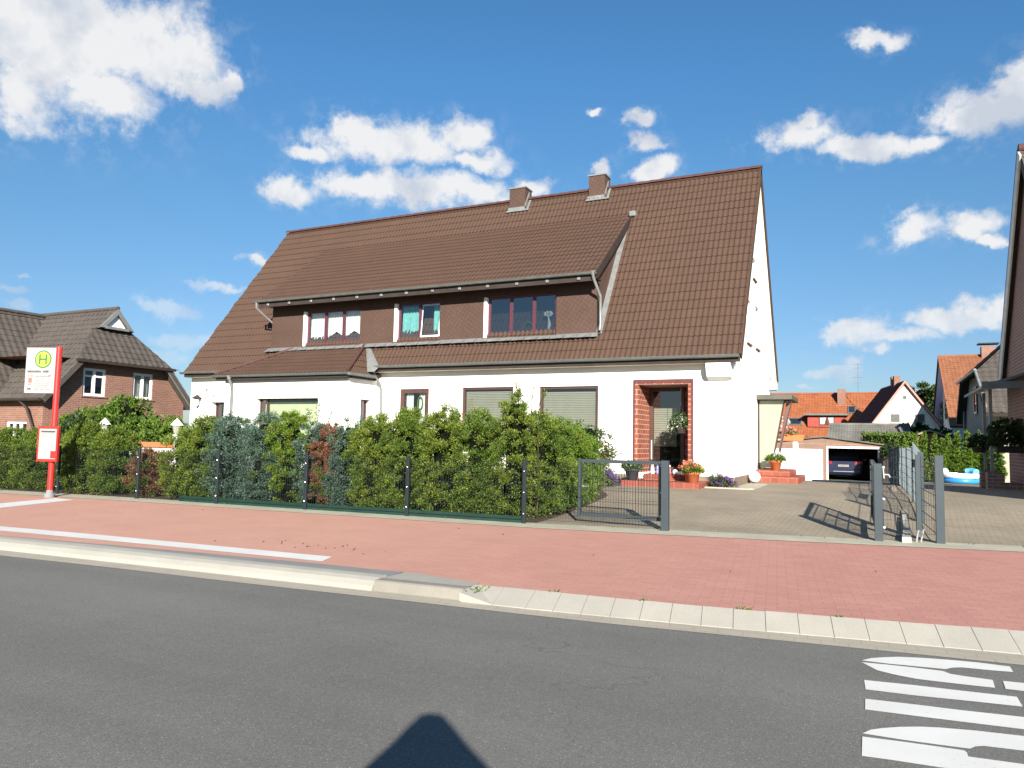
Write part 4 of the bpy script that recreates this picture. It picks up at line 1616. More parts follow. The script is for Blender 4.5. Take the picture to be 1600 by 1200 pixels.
def shrub(name, label, cat, x, y, z, h, w, d, mats, prof='column', clumps=240, per=36, ln=.075, wd=.017, group=None, core_mat=None, mixp=None, lump=.16, up=.55, trunk=True, z_low=.06):
    t_ = thing(name, label, cat, (x, y, z), group)
    f = PROF[prof]
    # clump hearts on the outer shell, denser where the crown is wide
    tt = rng.uniform(0, 1, clumps * 4)
    keep = rng.uniform(0, 1, clumps * 4) < f(tt) + .15
    tt = tt[keep][:clumps]
    n = len(tt)
    ph = rng.uniform(0, 2 * np.pi, n)
    rr = f(tt) * (1 - lump + 2 * lump * rng.uniform(0, 1, n)) * rng.choice([1, 1, 1, .82, .65, .45], n)
    cx = np.cos(ph) * rr * w / 2
    cy = np.sin(ph) * rr * d / 2
    cz = z_low + tt * (h - z_low) + rng.normal(0, .02, n)
    outv = np.stack([np.cos(ph), np.sin(ph), np.full(n, .1) + tt * .6], 1)
    cr = rng.uniform(.55, 1.25, n) * .125 * (w / 1.0) ** .5
    idx = np.repeat(np.arange(n), per)
    # each clump is a tuft: blades fan out and up from its heart
    dv = outv[idx] * .85 + np.array([0, 0, up * .8]) + rng.normal(size=(n * per, 3)) * .75
    dv /= np.linalg.norm(dv, axis=1, keepdims=True)
    P = np.stack([cx, cy, cz], 1)[idx] + dv * (cr[idx] * rng.uniform(.15, 1.25, n * per))[:, None]
    D = dv + np.array([0, 0, up * .5]) + rng.normal(size=(n * per, 3)) * .35
    P[:, 2] = np.maximum(P[:, 2], .02)
    P += np.array([x, y, z])
    if len(mats) > 1:
        pm = mixp or [1 / len(mats)] * len(mats)
        cm = rng.choice(len(mats), n, p=pm)
        mi = cm[idx]
    else:
        mi = None
    L_ = ln * rng.uniform(.6, 1.25, n * per)
    leaves('foliage', mats, P, D, L_, wd * rng.uniform(.7, 1.3, n * per), t_, mi)
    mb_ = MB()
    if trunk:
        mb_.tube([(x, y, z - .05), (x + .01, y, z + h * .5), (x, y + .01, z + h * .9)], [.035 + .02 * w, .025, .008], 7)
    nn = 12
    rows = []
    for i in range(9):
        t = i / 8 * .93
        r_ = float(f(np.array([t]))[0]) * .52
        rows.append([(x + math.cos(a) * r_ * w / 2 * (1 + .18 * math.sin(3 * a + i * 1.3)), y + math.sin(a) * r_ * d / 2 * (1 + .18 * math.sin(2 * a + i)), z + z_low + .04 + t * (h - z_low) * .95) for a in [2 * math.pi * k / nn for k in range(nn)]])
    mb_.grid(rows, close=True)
    mb_.build('inner_core', core_mat or M_twig, t_, True)
    return t_


HG = 'hedge conifers along the mesh fence'
HEDGE = [
 (-22.75, 1.42, 1.15, 'thuja', 'green hedge conifer outermost on the street fence, far left of the bus stop'),
 (-21.65, 1.44, 1.15, 'yellow', 'yellowish hedge conifer second from the far left end of the hedge'),
 (-20.55, 1.42, 1.15, 'thuja', 'green hedge conifer just outside the left picture edge behind the fence'),
 (-19.4, 1.44, 1.15, 'yellow', 'olive hedge conifer at the left picture edge, left of the red pole'),
 (-18.36, 1.46, 1.1, 'thuja', 'green hedge conifer directly left of the red bus stop pole'),
 (-16.91, 1.58, 1.0, 'yellow', 'yellow-green hedge conifer just right of the red bus stop pole'),
 (-15.93, 1.47, 1.0, 'thuja', 'green hedge conifer left of the dead brown bush by the bus stop'),
 (-14.85, 1.00, .62, 'brown', 'dead reddish brown hedge bush in front of the white garden wall'),
 (-13.85, 1.48, .78, 'yellow', 'yellow-green hedge conifer just right of the dead bush by the white wall'),
 (-13.3, 1.78, .85, 'yellow', 'tall yellow-green hedge conifer left of the big blue junipers'),
 (-12.53, 1.86, .98, 'blue', 'broad blue-green juniper, left one of the touching blue pair in the hedge'),
 (-11.64, 1.86, .98, 'blue', 'broad blue-green juniper, right one of the touching blue pair in the hedge'),
 (-10.98, 1.92, .66, 'bright', 'bright green hedge conifer just right of the blue juniper pair'),
 (-10.37, 1.72, .60, 'blue', 'narrow blue juniper left of the thin brown dead bush below the bay corner'),
 (-9.94, 1.64, .50, 'brown', 'thin dying brown bush between two narrow blue junipers'),
 (-9.53, 1.80, .60, 'blue', 'narrow blue juniper right of the thin brown dead bush'),
 (-8.92, 1.84, .90, 'yellow', 'yellow-green hedge conifer in front of the downpipe beside the bay'),
 (-8.18, 1.93, .90, 'thuja', 'dark green hedge conifer below the narrow stained glass window'),
 (-7.41, 1.98, .90, 'yellow', 'green hedge conifer below the left blind window'),
 (-6.65, 1.93, .90, 'thuja', 'green hedge conifer between the two blind windows, left of the tallest tip'),
 (-5.93, 2.36, .80, 'yellow', 'tallest hedge conifer with thin pointed tip at the corner by the driveway'),
]
COLS = {'thuja': ([L_thuja, L_yellow], [.72, .28]), 'yellow': ([L_yellow, L_thuja], [.6, .4]), 'bright': ([L_bright, L_yellow], [.75, .25]),
        'blue': ([L_blue, L_thuja], [.93, .07]), 'brown': ([L_brown, L_thuja], [.88, .12])}
for x, h, w, kind, lab in HEDGE:
    ms, pm = COLS[kind]
    small = w < .85
    y = fence_y(x) + .58
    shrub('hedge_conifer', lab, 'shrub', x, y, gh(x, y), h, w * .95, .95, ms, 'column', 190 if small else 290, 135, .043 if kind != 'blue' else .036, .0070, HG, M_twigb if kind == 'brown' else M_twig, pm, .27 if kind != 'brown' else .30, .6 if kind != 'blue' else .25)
for (x, y, h, w, kind, lab) in ((-5.78, 13.2, 1.92, 1.05, 'thuja', 'green conifer of the driveway-side hedge nearest the street'),
                                (-5.80, 14.15, 1.74, 1.05, 'bright', 'bright green conifer in the middle of the driveway-side hedge'),
                                (-5.84, 15.1, 1.50, 1.0, 'bright', 'bright green conifer at the house end of the driveway-side hedge')):
    ms, pm = COLS[kind]
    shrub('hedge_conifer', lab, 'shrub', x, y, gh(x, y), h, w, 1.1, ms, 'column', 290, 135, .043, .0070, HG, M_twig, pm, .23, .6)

# loose tall shoots sticking out of the hedge tops
def shoots(name, label, spots, mats, z):
    t_ = thing(name, label, 'shrub', (spots[0][0], spots[0][1], z))
    P, D = [], []
    mb_ = MB()
    for (x, y, z0, h, ax) in spots:
        top = Vector((x + ax, y, z0 + h))
        mb_.tube([(x, y, z), (x, y, z0), top], [.012, .008, .003], 5)
        for k in range(int(h * 130)):
            t = rng.uniform(0, 1)
            P.append((x + ax * t + rng.normal(0, .03), y + rng.normal(0, .03), z0 + h * t))
            D.append((rng.normal(0, .7), rng.normal(0, .7), .6))
    mb_.build('stems', M_bark, t_)
    leaves('foliage', mats, np.array(P), np.array(D), .05, .012, t_)
    return t_


shoots('young_shoots', 'thin leafy shoots rising above the hedge in front of the bay window', [(-10.55, 12.2, 1.7, .5, .05), (-10.75, 12.25, 1.7, .35, -.1), (-10.3, 12.2, 1.65, .35, .16)], [L_rose], .1)
shoots('sparse_shoots', 'thin sparse shoots above the tallest hedge conifer', [(-5.95, 12.45, 2.25, .32, -.06), (-5.7, 12.5, 2.2, .28, .05), (-5.55, 12.5, 2.1, .30, .14)], [L_yellow], .1)

# ------------------------------------------------------------------ street fence of welded mesh
FP = [-21.8, -19.4, -17.0, -14.6, -12.35, -10.1, -7.82, -5.5]
fence = thing('mesh_fence', 'low anthracite welded mesh fence with square posts in front of the hedge', 'fence', (-12, fence_y(-12), 0))
for x in FP:
    y = fence_y(x)
    mb = MB()
    mb.box(x - .032, x + .032, y - .022, y + .022, -.1, 1.13, .004)
    mb.build('post', M_post, fence)
mb = MB()
for x in FP:
    for z in (.18, .55, .92):
        mb.sphere((x, fence_y(x) - .026, z), .013, 6)
mb.build('fixing_bolts', M_steel, fence)


def mesh_panel(mb, a, b, z0, z1, hz=.2, vz=.05, r=.0021, over=.03):
    a, b = Vector(a), Vector(b)
    d = b - a
    L = d.length
    n_ = int(round(L / vz))
    s = d.normalized().cross(Vector((0, 0, 1))) * .006
    for k in range(n_ + 1):
        p = a + d * (k / n_)
        mb.bar((p.x, p.y, p.z + z0), (p.x, p.y, p.z + z1 + over), r * 1.8)
    z = z0 + .02
    while z < z1 + .01:
        for q in (s, -s):
            mb.bar(a + q + Vector((0, 0, z)), b + q + Vector((0, 0, z)), r * 1.9)
        z += hz
    return mb


for i in range(len(FP) - 1):
    a, b = FP[i], FP[i + 1]
    mb = MB()
    mesh_panel(mb, (a, fence_y(a) + .005, 0), (b, fence_y(b) + .005, 0), .06, 1.07)
    mb.build('mesh_panel', M_wire, fence)
a, b = -5.5, -3.2
mb = MB()
mesh_panel(mb, (a, fence_y(a) + .005, 0), (b, fence_y(b) + .005, 0), .06, 1.07)
mb.build('mesh_panel', M_wire, fence)
mb = MB()
xs = [x for x in np.arange(-13.4, -5.45, .4)] + [-5.5]
mb.grid([[(x, fence_y(x) + .03, .0) for x in xs], [(x, fence_y(x) + .03, .13) for x in xs], [(x, fence_y(x) + .05, .13) for x in xs], [(x, fence_y(x) + .05, .0) for x in xs]])
mb.build('edging_board', M_greenb, fence)
shrub_low = [(-12.9, .14), (-9.2, .16), (-6.3, .12)]

# gates: two leaves of the driveway gate, both swung open
g1 = thing('gate_leaf', 'mesh gate leaf folded back along the fence, left of the driveway', 'gate', (-3.12, 12.26, 0), 'driveway gate leaves')
mb = MB()
mb.box(-3.17, -3.05, 12.20, 12.32, -.1, 1.17, .006)
mb.build('gate_post', M_anth, g1)
ga, gb = Vector((-3.24, 12.44, 0)), Vector((-4.72, 12.50, 0))


def leaf_parts(t_, ga, gb, z0, z1, handle_end):
    d = (gb - ga).normalized()
    mb = MB()
    Z = Vector((0, 0, 1))
    mb.bar(ga + Z * z0, ga + Z * z1, .06, .045, d)
    mb.bar(gb + Z * z0, gb + Z * z1, .06, .045, d)
    mb.bar(ga + d * .03 + Z * (z1 - .03), gb - d * .03 + Z * (z1 - .03), .044, .06)
    mb.bar(ga + d * .03 + Z * (z0 + .03), gb - d * .03 + Z * (z0 + .03), .044, .06)
    mb.build('gate_frame', M_anth, t_)
    mb = MB()
    mesh_panel(mb, ga + d * .04, gb - d * .04, z0 + .05, z1 - .06, .2, .05, .0032, 0)
    mb.build('mesh_infill', M_wire, t_)
    mb = MB()
    h = handle_end
    s = d.cross(Z) * .05
    mb.bar(h + Z * .50 + s, h + Z * .72 + s, .03, .02)
    mb.tube([h + Z * .66 + s * 1.2, h + Z * .66 + s * 2, h + Z * .66 + s * 2 - d * .1], .01, 6)
    mb.build('latch', M_steel, t_)


leaf_parts(g1, ga, gb, .14, 1.15, gb - Vector((.0, 0, 0)))
for z in (.24, .63, 1.08):
    mb = MB()
    mb.bar((-3.19, 12.30, z), (-3.19, 12.46, z), .02)
    mb.sphere((-3.185, 12.285, z), .024, 8)
    mb.build('hinge', M_steel, g1)
g2 = thing('gate_leaf', 'mesh gate leaf swung inward behind its thick post, right of the driveway', 'gate', (.08, 12.97, 0), 'driveway gate leaves')
mb = MB()
mb.box(.02, .14, 12.91, 13.03, -.1, 1.21, .006)
mb.build('gate_post', M_anth, g2)
leaf_parts(g2, Vector((.07, 13.12, .02)), Vector((-.0, 14.85, .09)), .12, 1.15, Vector((.0, 14.8, .09)))
for z in (.22, .66, 1.15):
    mb = MB()
    mb.bar((.13, 12.99, z), (.09, 13.14, z), .02)
    mb.sphere((.155, 12.95, z), .024, 8)
    mb.build('hinge', M_steel, g2)
mb = MB()
mb.tube([(.155, 12.93, 1.16), (.165, 12.93, .98)], .010, 6)
mb.tube([(.15, 12.95, 1.04), (.23, 12.97, 1.04), (.25, 12.98, 1.0)], .012, 6)
mb.build('gate_lock', M_steel, g2)

# boundary fence between the two yards
bf = thing('boundary_fence', 'tall grey welded mesh fence running back between the two yards', 'fence', (.93, 13.2, 0))
mb = MB()
mb.box(.87, .99, 13.14, 13.26, -.1, 1.36, .006)
mb.build('post', M_anth, bf)
mid = Vector((.80, 15.35, 0))
mb = MB()
mb.box(mid.x - .045, mid.x + .045, mid.y - .04, mid.y + .04, 0, 1.40, .004)
mb.build('post', M_anth, bf)
mb = MB()
mesh_panel(mb, (.15, 12.98, 0), (.60, 13.10, 0), .10, 1.12, .22, .05, .0024)
mb.build('mesh_panel', M_wire, bf)
mb = MB()
mesh_panel(mb, (.68, 13.12, 0), (.88, 13.18, 0), .12, 1.30, .22, .035, .0026)
mb.build('mesh_panel', M_wire, bf)
mb = MB()
mb.box(.605, .675, 13.08, 13.15, .20, 1.36, .004)
mb.build('stile', M_anth, bf)
mb = MB()
mesh_panel(mb, (.93, 13.26, 0), (mid.x, mid.y - .04, .04), .08, 1.28, .2, .3, .0026)
mb.build('mesh_panel', M_wire, bf)
far = Vector((.60, 33.5, 0))
npan = 8
for i in range(npan):
    a = mid.lerp(far, i / npan)
    b = mid.lerp(far, (i + 1) / npan)
    za, zb = gh(a.x, a.y), gh(b.x, b.y)
    a.z, b.z = za, zb
    top = 1.33 - .0 * i
    ta, tb = top - (za - .10) * .72, top - (zb - .10) * .72
    mb = MB()
    mesh_panel(mb, a, b, .06, 1.34 - za * .75, .2, .05, .0036)
    mb.build('mesh_panel', M_privacy, bf)
    if i:
        MB().box(a.x - .03, a.x + .03, a.y - .025, a.y + .025, a.z, a.z + 1.40 - a.z * .75).build('post', M_anth, bf)
mb = MB()
mb.box(.78, .84, 16.2, 17.6, 1.12, 1.24)
mb.build('name_plate', M_privacy, bf)
mb = MB()
mb.tube([(.60, 13.10, .012), (.63, 13.24, .16), (.66, 13.30, .2)], .011, 6)
mb.tube([(.66, 13.12, .012), (.70, 13.26, .16), (.72, 13.3, .2)], .011, 6)
mb.build('ground_bolt', M_steel, bf)
st = MB()
p = [(.40, 12.95), (.53, 13.0), (.545, 14.0), (.56, 15.6), (.49, 15.6), (.45, 14.0)]
st.prism([(x, y, gh(x, y) + .09) for x, y in p], (0, 0, -.12))
tag(st.build('stone_bar', concrete('weathered_stone', (.38, .36, .31), .22)), 'weathered grey stone bar lying on the pavers inside the gate', 'stone')
for k in range(9):
    pass
st = MB()
for y0 in (15.7,):
    st.prism([(.50, y0, gh(.5, y0) + .07), (.60, y0, gh(.5, y0) + .07), (.56, 23.0, gh(.5, 23) + .07), (.44, 23.0, gh(.5, 23) + .07)], (0, 0, -.14))
tag(st.build('stone_kerb', concrete('sandy_stone', (.40, .33, .24), .25)), 'long sandy kerb stone row along the foot of the grey boundary fence', 'kerb')

# ------------------------------------------------------------------ bus stop
bx, by = -16.33, 10.26
bs = thing('bus_stop_sign', 'red bus stop pole with white sign carrying a green and yellow H roundel', 'bus stop', (bx, by, 0))
MB().tube([(bx, by, -.05), (bx, by, 3.34)], .062, 16).build('pole', M_redp, bs, True)
MB().lathe((bx, by, 0), [(.11, 0), (.11, .05), (.075, .10), (.064, .16)], 16).build('base_collar', M_greys, bs)


SU, SN = Vector((0.9397, 0.342, 0)), Vector((0.342, -0.9397, 0))     # the sign is turned toward the far side of the road


def on_panel(u, v, out=0.0):
    """panel coordinates: u 0..1 left to right, v 0..1 bottom to top"""
    p = Vector((bx, by, 2.30 + v * 1.02)) - SU * (.05 + (1 - u) * .72) + SN * (.02 + out)
    return tuple(p)


mb = MB()
mb.prism([on_panel(0, 0), on_panel(1, 0), on_panel(1, 1), on_panel(0, 1)], -SN * .03)
sg = mb.build('sign_panel', M_sign, bs)
cu, cv, rad = .57, .745, .20


def disc(r, out, n=36):
    return [on_panel(cu + r * math.cos(2 * math.pi * k / n) / .72, cv + r * math.sin(2 * math.pi * k / n) / 1.02, out) for k in range(n)]


MB().poly(disc(rad, .003)).build('roundel_rim', M_grn, sg)
MB().poly(disc(rad * .84, .006)).build('roundel_field', M_yel, sg)
mb = MB()
for (u0, u1, v0, v1) in ((-.100, -.056, -.115, .115), (.056, .100, -.115, .115), (-.056, .056, -.022, .022)):
    mb.poly([on_panel(cu + u0 / .72, cv + v0 / 1.02, .009), on_panel(cu + u1 / .72, cv + v0 / 1.02, .009), on_panel(cu + u1 / .72, cv + v1 / 1.02, .009), on_panel(cu + u0 / .72, cv + v1 / 1.02, .009)])
mb.build('letter_h', M_grn, sg)


def print_row(mb, u0, u1, v, hgt, fill=.7, out=.004):
    u = u0
    while u < u1:
        w = rng.uniform(.012, .045)
        if rng.uniform() < fill + .1:
            uu = min(u1, u + w)
            k = hgt * rng.uniform(.75, 1.0)
            mb.poly([on_panel(u, v, out), on_panel(uu, v, out), on_panel(uu, v + k, out), on_panel(u, v + k, out)])
        u += w + .010


mb = MB()
print_row(mb, .07, .52, .45, .05)
print_row(mb, .56, .78, .45, .055)
print_row(mb, .10, .22, .07, .045, .9)
o = mb.build('stop_name_print', M_signtx, sg)
o['kind'] = 'stuff'
mb = MB()
for v in (.355, .30, .255, .21, .165, .12, .075):
    print_row(mb, .34, .84, v, .022)
o = mb.build('line_list_print', M_signtl, sg)
o['kind'] = 'stuff'
mb = MB()
print_row(mb, .10, .27, .36, .03)
print_row(mb, .10, .27, .18, .03)
mb.poly([on_panel(.12, .225, .004), on_panel(.235, .225, .004), on_panel(.235, .335, .004), on_panel(.12, .335, .004)])
mb.poly([on_panel(.78, .37, .004), on_panel(.86, .37, .004), on_panel(.86, .40, .004), on_panel(.78, .40, .004)])
o = mb.build('red_print', M_signrd, sg)
o['kind'] = 'stuff'


def on_case(u, z, out=0.0):
    return tuple(Vector((bx, by, z)) + SU * (-.275 + u * .48) + SN * (.065 + out))


mb = MB()
mb.prism([on_case(0, .79), on_case(1, .79), on_case(1, 1.56), on_case(0, 1.56)], SN * .065)
tc_ = mb.build('timetable_case', M_redp, bs)


def case_rect(mb, u0, u1, z0, z1, out):
    return mb.poly([on_case(u0, z0, out), on_case(u1, z0, out), on_case(u1, z1, out), on_case(u0, z1, out)])


case_rect(MB(), .08, .92, .845, 1.505, .068).build('timetable_sheet', M_sign, tc_)
mb = MB()
for v in np.arange(.90, 1.40, .045):
    u = .14
    while u < .82:
        w = rng.uniform(.03, .11)
        if v > 1.06 or u < .56:
            case_rect(mb, u, min(u + w, .88), v, v + .012, .070)
        u += w + .04
o = mb.build('timetable_print', M_signtl, tc_)
o['kind'] = 'stuff'
case_rect(MB(), .16, .86, 1.425, 1.465, .070).build('timetable_title', M_signtx, tc_)
case_rect(MB(), .68, .92, .86, 1.02, .071).build('red_patch', M_redp, tc_)

# ------------------------------------------------------------------ pots and plants at the doors
def pot(name, label, x, y, z, r, h, m_, group=None):
    t_ = thing(name, label, 'flower pot', (x, y, z), group)
    MB().lathe((x, y, z), [(0, 0), (r * .68, 0), (r * .92, h * .78), (r * 1.03, h * .78), (r * 1.05, h), (r * .93, h), (r * .9, h * .85), (0, h * .85)], 24).build('pot', m_, t_, True)
    return t_


def bouquet(t_, name, x, y, z, r, h, n, mats, ln, wd, dome=1.0):
    a = rng.uniform(0, 2 * np.pi, n)
    q = np.sqrt(rng.uniform(0, 1, n)) * r
    zz = rng.uniform(.15, 1, n) * h * np.sqrt(np.clip(1 - (q / r) ** 2 * .8 * dome, .05, 1))
    P = np.stack([x + q * np.cos(a), y + q * np.sin(a), z + zz], 1)
    D = np.stack([np.cos(a), np.sin(a), rng.uniform(.1, 1, n)], 1) + rng.normal(size=(n, 3)) * .5
    return leaves(name, mats, P, D, ln * rng.uniform(.6, 1.2, n), wd, t_)


t1 = pot('terracotta_pot', 'terracotta pot of salmon geraniums on the step right of the brick entrance', -4.02, 18.52, .505, .20, .26, M_terra, 'terracotta geranium pots')
bouquet(t1, 'leaves', -4.02, 18.52, .73, .27, .24, 700, [L_vine], .07, .022)
bouquet(t1, 'blossoms', -4.06, 18.5, .80, .28, .26, 260, [L_salm], .05, .022)
t2 = pot('terracotta_pot', 'terracotta pot of white flowers on the side door steps at the gable', -2.62, 23.6, .72, .19, .30, M_terra, 'terracotta geranium pots')
bouquet(t2, 'leaves', -2.62, 23.6, .98, .27, .24, 600, [L_vine], .07, .022)
bouquet(t2, 'blossoms', -2.62, 23.6, 1.06, .28, .26, 90, [L_wht], .05, .02)
t3 = pot('grey_planter', 'dark grey planter with dark leaves on the left end of the entrance step', -5.56, 18.5, .505, .19, .30, plain('slate_plastic', (.06, .07, .075), .5, .4), None)
bouquet(t3, 'leaves', -5.56, 18.5, .76, .24, .24, 620, [L_rose], .07, .022)
bouquet(t3, 'blossoms', -5.50, 18.45, .8, .2, .2, 50, [L_wht], .04, .018)
t4 = thing('window_box', 'terracotta flower box of pink geraniums on the white side stair wall', 'planter', (-2.3, 25.68, 1.63))
MB().prism([(-2.62, 25.55, 1.63), (-2.0, 25.55, 1.63), (-1.94, 25.55, 1.83), (-2.68, 25.55, 1.83)], (0, .2, 0)).build('box', M_terra, t4)
bouquet(t4, 'leaves', -2.45, 25.65, 1.82, .25, .2, 420, [L_vine], .07, .022)
bouquet(t4, 'blossoms', -2.5, 25.62, 1.86, .28, .24, 240, [L_pink], .055, .024)
bouquet(t4, 'upright_flowers', -2.55, 25.7, 1.95, .14, .5, 160, [L_wht], .05, .018, .3)
t5 = thing('hanging_basket', 'bushy hanging basket of pale flowers in front of the front door glass', 'hanging basket', (-4.62, 19.85, 1.9))
bouquet(t5, 'leaves', -4.62, 19.85, 1.82, .30, .5, 800, [L_rose], .07, .022)
bouquet(t5, 'blossoms', -4.66, 19.8, 1.80, .30, .45, 190, [L_wht], .045, .02)
mb = MB()
mb.lathe((-4.62, 19.85, 1.72), [(0, 0), (.12, .02), (.17, .16), (.165, .16), (0, .14)], 16)
for a in (0, 2.1, 4.2):
    mb.tube([(-4.62 + .15 * math.cos(a), 19.85 + .15 * math.sin(a), 1.88), (-4.62, 19.85, 2.6)], .005, 4)
mb.tube([(-4.62, 19.85, 2.6), (-4.62, 19.85, 3.055)], .006, 4)
mb.build('basket', M_dkwood, t5)
t6 = thing('watering_can', 'small blue watering can standing by the wall left of the entrance step', 'watering can', (-6.12, 18.45, .36))
MB().lathe((-6.12, 18.45, .38), [(0, 0), (.125, 0), (.13, .02), (.115, .24), (.07, .27), (.0, .27)], 20).build('body', plain('blue_plastic', (.02, .06, .26), .35, .5), t6, True)
MB().tube([(-6.12, 18.45 - .0, .62), (-6.04, 18.45, .74), (-5.97, 18.45, .62), (-6.0, 18.45, .48)], .014, 8).build('handle', MATS['blue_plastic'], t6, True)
MB().tube([(-6.23, 18.45, .46), (-6.36, 18.42, .62), (-6.40, 18.41, .68)], [.022, .016, .03], 8).build('spout', MATS['blue_plastic'], t6, True)
t7 = thing('globe_lamp', 'white globe garden lamp on the ground beside the side steps', 'lamp', (-2.98, 21.75, .36))
MB().sphere((-2.98, 21.75, .57), .165, 16).build('globe', plain('opal_plastic', (.80, .79, .76), .35, .5, var=.02), t7, True)
MB().lathe((-2.98, 21.75, .36), [(.06, 0), (.06, .05), (.03, .06)], 12).build('foot', M_dkwood, t7)
# small bright ornaments on the upper step
for (x, w, h, c, nm, lab) in ((-5.16, .11, .30, (.80, .80, .80), 'white_ornament', 'white garden ornament with round head on the entrance step'),
                              (-5.02, .09, .32, (.30, .27, .55), 'violet_ornament', 'violet garden ornament between the white and the yellow one'),
                              (-4.88, .10, .34, (.75, .66, .06), 'yellow_ornament', 'yellow garden ornament on the entrance step'),
                              (-4.72, .10, .26, (.34, .13, .15), 'dark_red_ornament', 'dark red garden ornament right of the yellow one')):
    t_ = thing(nm, lab, 'ornament', (x, 19.0, .662))
    m_ = plain(nm + '_paint', c, .5, .4, var=.06)
    MB().lathe((x, 19.0, .662), [(0, 0), (w * .5, 0), (w * .55, h * .15), (w * .42, h * .55), (w * .25, h * .68), (.0, h * .7)], 14).build('body', m_, t_, True)
    MB().sphere((x, 19.0, .662 + h * .82), w * .36, 10).build('head', M_whitep, t_, True)
# ball ornaments by the post
for k, (x, y, r, lab) in enumerate(((-4.55, 18.95, .07, 'pale ball ornament, larger one beside the dark red figure'), (-4.42, 18.92, .05, 'pale ball ornament, smaller one nearest the terracotta pot'))):
    t_ = MB().sphere((x, y, .662 + r), r, 10).build('ball_ornament', MATS['opal_plastic'], None, True)
    tag(t_, lab, 'ornament')
# rose bush and bed plants by the wall
shrub('rose_bush', 'loose rose bush against the white wall left of the entrance', 'shrub', -6.75, 18.35, .36, 1.55, 1.15, .9, [L_rose, L_vine], 'round', 90, 22, .07, .022, None, M_twig, [.8, .2], .3, .3, True, .35)
rb = thing('rose_shoots', 'reddish tipped rose shoots leaning toward the entrance', 'shrub', (-6.2, 18.1, .36))
P, D = [], []
mb = MB()
for k in range(7):
    top = (-6.3 + k * .07 + rng.normal(0, .08), 18.1 + rng.normal(0, .1), 1.15 + rng.uniform(0, .3))
    mb.tube([(-6.35, 18.15, .3), (-6.3, 18.12, .8), top], [.01, .008, .004], 5)
    for j in range(50):
        t = rng.uniform(.55, 1.05)
        P.append((-6.35 + (top[0] + 6.35) * t + rng.normal(0, .05), 18.13 + rng.normal(0, .05), .3 + (top[2] - .3) * t + rng.normal(0, .04)))
        D.append(rng.normal(size=3) + np.array([.3, 0, .1]))
mb.build('stems', M_bark, rb)
leaves('foliage', [L_rose, L_brown], np.array(P), np.array(D), .085, .024, rb, rng.choice(2, len(P), p=[.75, .25]))
bl = [(-6.5, 16.9, .55, .7, L_rose, 'low green bed plant behind the open gate leaf, nearest the hedge'), (-6.3, 17.5, .48, .6, L_vine, 'low green bed plant in the middle of the flower bed'),
      (-6.05, 17.9, .36, .5, L_lav, 'greyish flowering bed plant by the watering can'), (-6.7, 17.6, .72, .6, L_rose, 'taller leafy bed plant below the rose bush')]
for (x, y, h, w, m_, lab) in bl:
    shrub('bed_plant', lab, 'plant', x, y, gh(x, y), h, w, w, [m_, L_thuja], 'mound', 70, 22, .06, .016, None, M_twig, [.7, .3], .25, .5, False, .02)
shrub('lavender', 'violet lavender clump at the plinth right of the entrance steps', 'plant', -3.52, 19.2, .36, .26, .42, .3, [L_lav, L_rose], 'mound', 50, 20, .07, .008, None, M_twig, [.65, .35], .25, .9, False, .02)
shrub('lavender', 'violet lavender clump nearest the house corner', 'plant', -3.25, 19.25, .36, .22, .3, .26, [L_lav, L_rose], 'mound', 36, 20, .06, .008, None, M_twig, [.65, .35], .25, .9, False, .02)
mb = MB()
mb.box(-3.78, -2.72, 18.82, 18.92, .33, .40)
mb.prism([(-3.13, 18.92, .40), (-2.62, 18.92, .40), (-2.62, 21.6, .40), (-3.13, 21.6, .40)], (0, 0, -.06))
tag(mb.build('bed_edging', M_edge), 'pale concrete edging strip around the house corner', 'edging')

# ------------------------------------------------------------------ brick house on the left
BX = -30.4
bh = thing('brick_house', 'red brick house with dark tiled half-hipped roof and white gable peak behind the hedge', 'house', (-36, 22, .3))
RYb, RZb, EYb, EZb, BYb = 22.0, 7.08, 18.25, 2.75, 25.75
mb = MB()
upf = Vector((0, RYb - EYb, RZb - EZb)).normalized()
nf = Vector((0, -upf.z, upf.y))
nbk = Vector((0, upf.z, upf.y))
B_ops = [(20.2, 21.25, 3.02, 4.22), (22.58, 23.62, 3.02, 4.22)]
wall_x(mb, 18.6, 25.4, 0, 4.9, BX, B_ops, .13, -1, [((0, EYb, EZb - .12), tuple(nf)), ((0, BYb, EZb - .12), tuple(nbk))])
wall_y(mb, -34.6, BX, 0, 2.9, 18.6, [(-32.9, -31.45, 1.0, 1.85)], .13)
mb.quad((-46, 18.6, 0), (-34.6, 18.6, 0), (-34.6, 18.6, 2.9), (-46, 18.6, 2.9))
mb.quad((-46, 25.4, 0), (BX, 25.4, 0), (BX, 25.4, 2.9), (-46, 25.4, 2.9))
mb.quad((-46, 18.6, 0), (-46, 25.4, 0), (-46, 25.4, 2.9), (-46, 18.6, 2.9))
mb.quad((-46, 18.6, 4.6), (BX - .3, 18.6, 4.6), (BX - .3, 25.4, 4.6), (-46, 25.4, 4.6))
mb.build('wall', M_brick, bh)
Lb = math.hypot(RYb - EYb, RZb - EZb)
hipz0, hipz1 = 4.55, 6.12
hx0, hx1 = BX + .45, BX - .75          # hip eave and hip top
hn = Vector((hipz1 - hipz0, 0, hx0 - hx1)).normalized()
mb = MB()
wingX = -36.1
